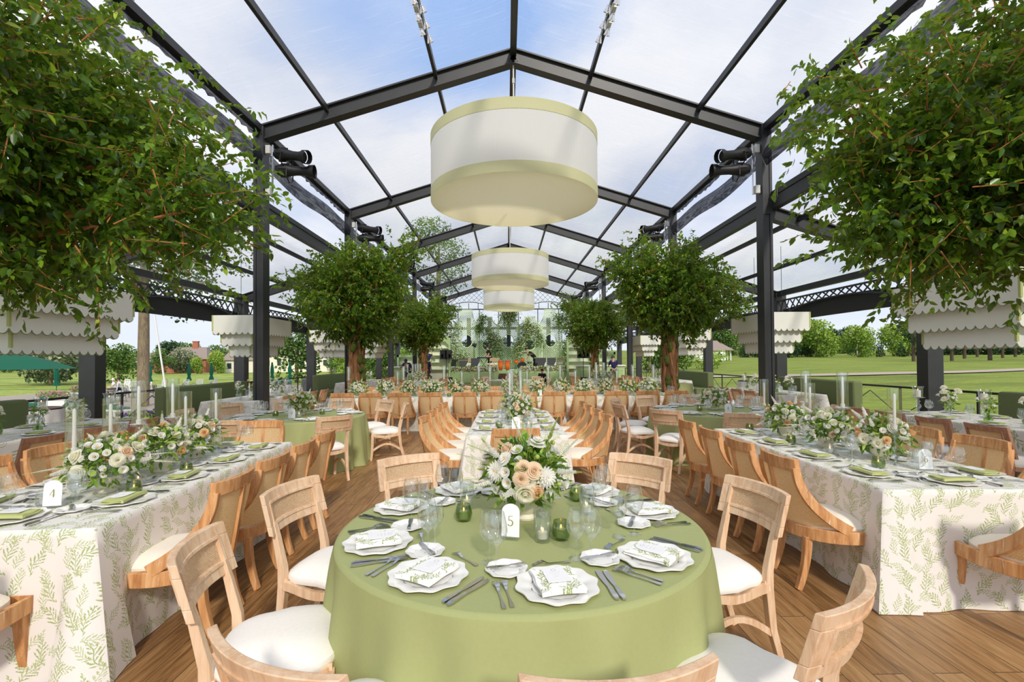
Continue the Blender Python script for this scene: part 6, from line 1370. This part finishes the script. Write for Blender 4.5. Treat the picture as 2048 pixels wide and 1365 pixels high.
def mk_deckchair():
    o = thing('white_slat_chair', None, 'chair'); mb = MB(); mb.box((0, 0, .42), (.52, .5, .04)); mb.build('seat', whitep, o)
    mb = MB(); mb.bar((-.25, -.26, .42), (-.25, -.36, 1.08), .04); mb.bar((.25, -.26, .42), (.25, -.36, 1.08), .04); mb.bar((-.25, -.36, 1.05), (.25, -.36, 1.05), .05)
    for i in range(8): x = -.2+.057*i; mb.bar((x, -.27, .5), (x, -.355, 1.03), .022, .015)
    mb.build('backrest', whitep, o)
    for sx_ in (-1, 1):
        for sy_ in (-1, 1): mb = MB(); mb.box((sx_*.24, sy_*.23, .2), (.045, .045, .42)); mb.build('leg', whitep, o)
        mb = MB(); mb.box((sx_*.27, 0, .66), (.06, .5, .03)); mb.build('armrest', whitep, o)
    return o
dch = Kind(mk_deckchair)
for i, (px, y, rz) in enumerate([(232, 39, 2.4), (262, 40, 3.6), (280, 41, .6), (327, 42, 2.8), (300, 44, 3.3), (372, 43, 3.0), (401, 43, 3.3), (418, 42, 1.9), (428, 44, 1.7), (256, 44, 3.1)]):
    x = (px-1013)/957*y; dch((x, y, GZ(x, y)), rz, 'white slat-backed outdoor chair on the terrace, %s' % ['leftmost, holding the man in the cap', 'second from left, beside the seated pair', 'third from left before the grey trunk', 'right of the grey trunk', 'behind the grey trunk, at right', 'left of a closed umbrella', 'between two closed umbrellas', 'seen side-on by the last umbrella', 'rightmost seen side-on', 'farther back behind the seated pair'][i], 'white terrace chairs', 'chair')
x = (235-1013)/957*39; person('person in white shirt and white cap seated on the terrace', x, 39, GZ(x, 39), 2.4, seated(), whitep, khaki, cap=whitep); x = (246-1013)/957*39.8; person('dark-haired person in white shirt seated beside the one in cap', x, 39.8, GZ(x, 39.8), 2.0, seated(), whitep, navy)
def mk_ironchair():
    o = thing('iron_terrace_chair', None, 'chair'); mb = MB(); mb.tube([(-.22, -.2, .43), (-.22, -.28, .85), (0, -.31, .95), (.22, -.28, .85), (.22, -.2, .43)], .014, 6)
    for i in range(5): xx = -.14+.07*i; mb.tube([(xx, -.22, .45), (xx, -.29, .88)], .007, 5)
    mb.build('backrest', blackm, o); mb = MB(); mb.box((0, 0, .43), (.46, .44, .05)); mb.build('seat_cushion', canvasg, o, bevel=.015)
    for sx_ in (-1, 1):
        for sy_ in (-1, 1): mb = MB(); mb.tube([(sx_*.2, sy_*.19, .42), (sx_*.24, sy_*.23, 0)], .012, 5); mb.build('leg', blackm, o)
    return o
ich = Kind(mk_ironchair)
def itable(x, y, label): o = thing('terrace_table', label, 'table', (x, y, GZ(x, y))); mb = MB(); mb.lathe([(0, .72), (.55, .72), (.55, .75), (0, .75)], 24); mb.build('tabletop', blackm, o); mb = MB(); mb.tube([(0, 0, 0), (0, 0, .72)], .03, 8); mb.lathe([(.3, 0), (.3, .03), (0, .04)], 16); mb.build('pedestal', blackm, o)
for i, (px, y) in enumerate([(225, 33), (285, 37), (345, 38), (398, 40), (175, 30)]):
    x = (px-1013)/957*y; itable(x, y, 'dark round iron table on the terrace, %s from the left' % ['second', 'third', 'fourth', 'fifth', 'first'][i])
    for k in range(3): a = k*2.1+i; ich((x+.8*math.cos(a), y+.8*math.sin(a), GZ(x, y)), a+PI/2, 'black iron terrace chair with green seat cushion round the %s iron table' % ['second', 'third', 'fourth', 'fifth', 'first'][i], 'iron chairs at the %s terrace table' % ['second', 'third', 'fourth', 'fifth', 'first'][i], 'chair')
def lounger(x, y, rz, label):
    o = thing('sun_lounger', label, 'lounger', (x, y, GZ(x, y)), rz); mb = MB()
    for s in (-1, 1): mb.box((s*.33, 0, .28), (.06, 1.5, .10)); mb.box((s*.33, -.6, .12), (.07, .07, .26)); mb.box((s*.33, .6, .12), (.07, .07, .26)); mb.bar((s*.33, -.62, .3), (s*.33, -1.15, .88), .06, .05)
    mb.box((0, .74, .28), (.7, .05, .10)); mb.build('frame', whitep, o); mb = MB(); mb.box((0, .1, .38), (.6, 1.35, .10)); mb.build('seat_cushion', canvasg, o, bevel=.03); mb = MB(); mb.sweep([(0, -.58, .40), (0, -1.12, .98)], (1, 0, 0), .6, .10); mb.build('back_cushion', canvasg, o, bevel=.03)
for px, y, rz, lb in [(222, 27, -2.2, 'white lounger with green cushions right of the black outer post'), (238, 25, -2.0, 'second white lounger with green cushions, nearer, right of outer post'), (88, 22, 2.4, 'white lounger with green cushions above the near left sofa'), (12, 20, 2.8, 'white lounger with green cushions at the left edge'), (40, 24, 2.6, 'white lounger with green cushions between the two leftmost')]: lounger((px-1013)/957*y, y, rz, lb)
def planter(x, y, label, sc=1, pal='purple'):
    o = thing('flower_planter', label, 'planter', (x, y, GZ(x, y))); mb = MB(); mb.box((0, 0, .35), (1.0*sc, .6, .66)); mb.box((0, 0, .70), (1.08*sc, .68, .05))
    for i in (-1, 1): mb.ball((i*.48*sc, -.3, .78), .05, 8, 6)
    mb.build('white_box', whitep, o); rs = np.random.RandomState(int(abs(x)*10)); N = 500; B = np.stack([(rs.rand(N)-.5)*sc, (rs.rand(N)-.5)*.6, .72+.4*rs.rand(N)], 1); part('foliage', leafmesh('foliage', B, unit(rs.normal(size=(N, 3))+np.array([0, 0, .6])), .10*(.6+.8*rs.rand(N)), rs.rand(N), bloomleaf, wid=.28), o)
    mb = MB()
    for i in range(120): mb.ball(((rs.rand()-.5)*sc, (rs.rand()-.5)*.6-.05, .85+.35*rs.rand()), .03, 5, 4)
    tag(mb.build('blossoms', purp if pal == 'purple' else magp, o), kind='stuff')
    if pal == 'purple': mb = MB(); [mb.ball((.15*sc+rs.rand()*.35*sc, -.2-rs.rand()*.15, .72+.25*rs.rand()), .07, 6, 4) for i in range(24)]; mb.build('trailing_foliage', limep, o)
planter(-10.9, 14.6, 'white planter box with purple flowers behind the railing'); planter(-25.2, 27, 'planter with pink and white flowers by the first iron table', 1.6, 'pink'); planter(-28, 32, 'second pink-flowered planter, farther beside the black post', 1.4, 'pink')
def covered(x, y, w_, d_, h, m, name, label, cat): 
    rs = random.Random(int(x)); mb = MB(); mb.grid(lambda u, v: ((w_/2*(1+.10*v+.05*math.sin(u*40)*v))*max(-1, min(1, 1.5*math.cos(2*PI*u))), (d_/2*(1+.1*v+.05*math.cos(u*33)*v))*max(-1, min(1, 1.5*math.sin(2*PI*u))), h*(1-v)+.12*h*math.sin(u*6.28)*(1-v)), 48, 8, closeu=True)
    mb.add([((w_/2)*max(-1, min(1, 1.5*math.cos(2*PI*i/24))), (d_/2)*max(-1, min(1, 1.5*math.sin(2*PI*i/24))), h+.12*h*math.sin(i/24*6.28)) for i in range(24)], [tuple(range(24))]); o = mb.build(name, m, None, 40); o.location = (x, y, GZ(x, y)); tag(o, label, cat)
covered(-15.9, 40, 1.9, .9, 1.25, tarp, 'covered_grill', 'grill under a charcoal grey cover left of the railing gate', 'grill'); covered(-19.4, 41, 1.8, .8, .95, tealm, 'covered_bench', 'low furniture under a teal cover beside the covered grill', 'covered furniture')
mb = MB(); mb.box((0, 0, .5), (.6, .5, 1.0)); mb.box((0, 0, 1.02), (.7, .6, .06)); o = mb.build('wooden_cabinet', brownp, bevel=.01); o.location = (-19.8, 38, GZ(-19.8, 38)); tag(o, 'small dark brown wooden cabinet before the teal cover', 'cabinet')
o = thing('leaning_pole', 'white pole leaning against the sky left of the grey tree trunk', 'pole', (-14.5, 20.5, -1.0)); mb = MB(); mb.tube([(.25, 0, 0), (-.52, 0, 5.0)], .035, 8); mb.build('shaft', whitep, o)
o = thing('flagpole', 'distant white flagpole flying a small striped flag', 'flag', (102, 138, gz(102, 138))); mb = MB(); mb.tube([(0, 0, 0), (0, 0, 8.2)], .12, 8); mb.build('pole', whitep, o)
mb = MB(); mb.slab(lambda u, v: (-.1-2.2*u, .25*math.sin(u*7), 8.1-.45*u-1.3*v), 8, 6, (0, .02, 0)); mb.mi = [0 if (i // 8) % 2 == 0 else 1 for i in range(len(mb.f))]; f_ = mb.build('flag', [redp, whitep], o); mb = MB(); mb.slab(lambda u, v: (-.1-.9*u, .25*math.sin(u*2.9)-.03, 8.1-.18*u-.65*v), 4, 1, (0, .07, 0)); mb.build('blue_canton', bluep, f_)
o = thing('golf_flag', 'small white golf pin flag on the fairway', 'flag', (45.5, 100, gz(45.5, 100))); mb = MB(); mb.tube([(0, 0, 0), (0, 0, 2.0)], .03, 6); mb.build('pin', whitep, o); mb = MB(); mb.slab(lambda u, v: (-.6*u, 0, 2.0-.4*v), 2, 1, (0, .01, 0)); mb.build('pennant', whitep, o)
print('OBJECTS', len(bpy.data.objects))
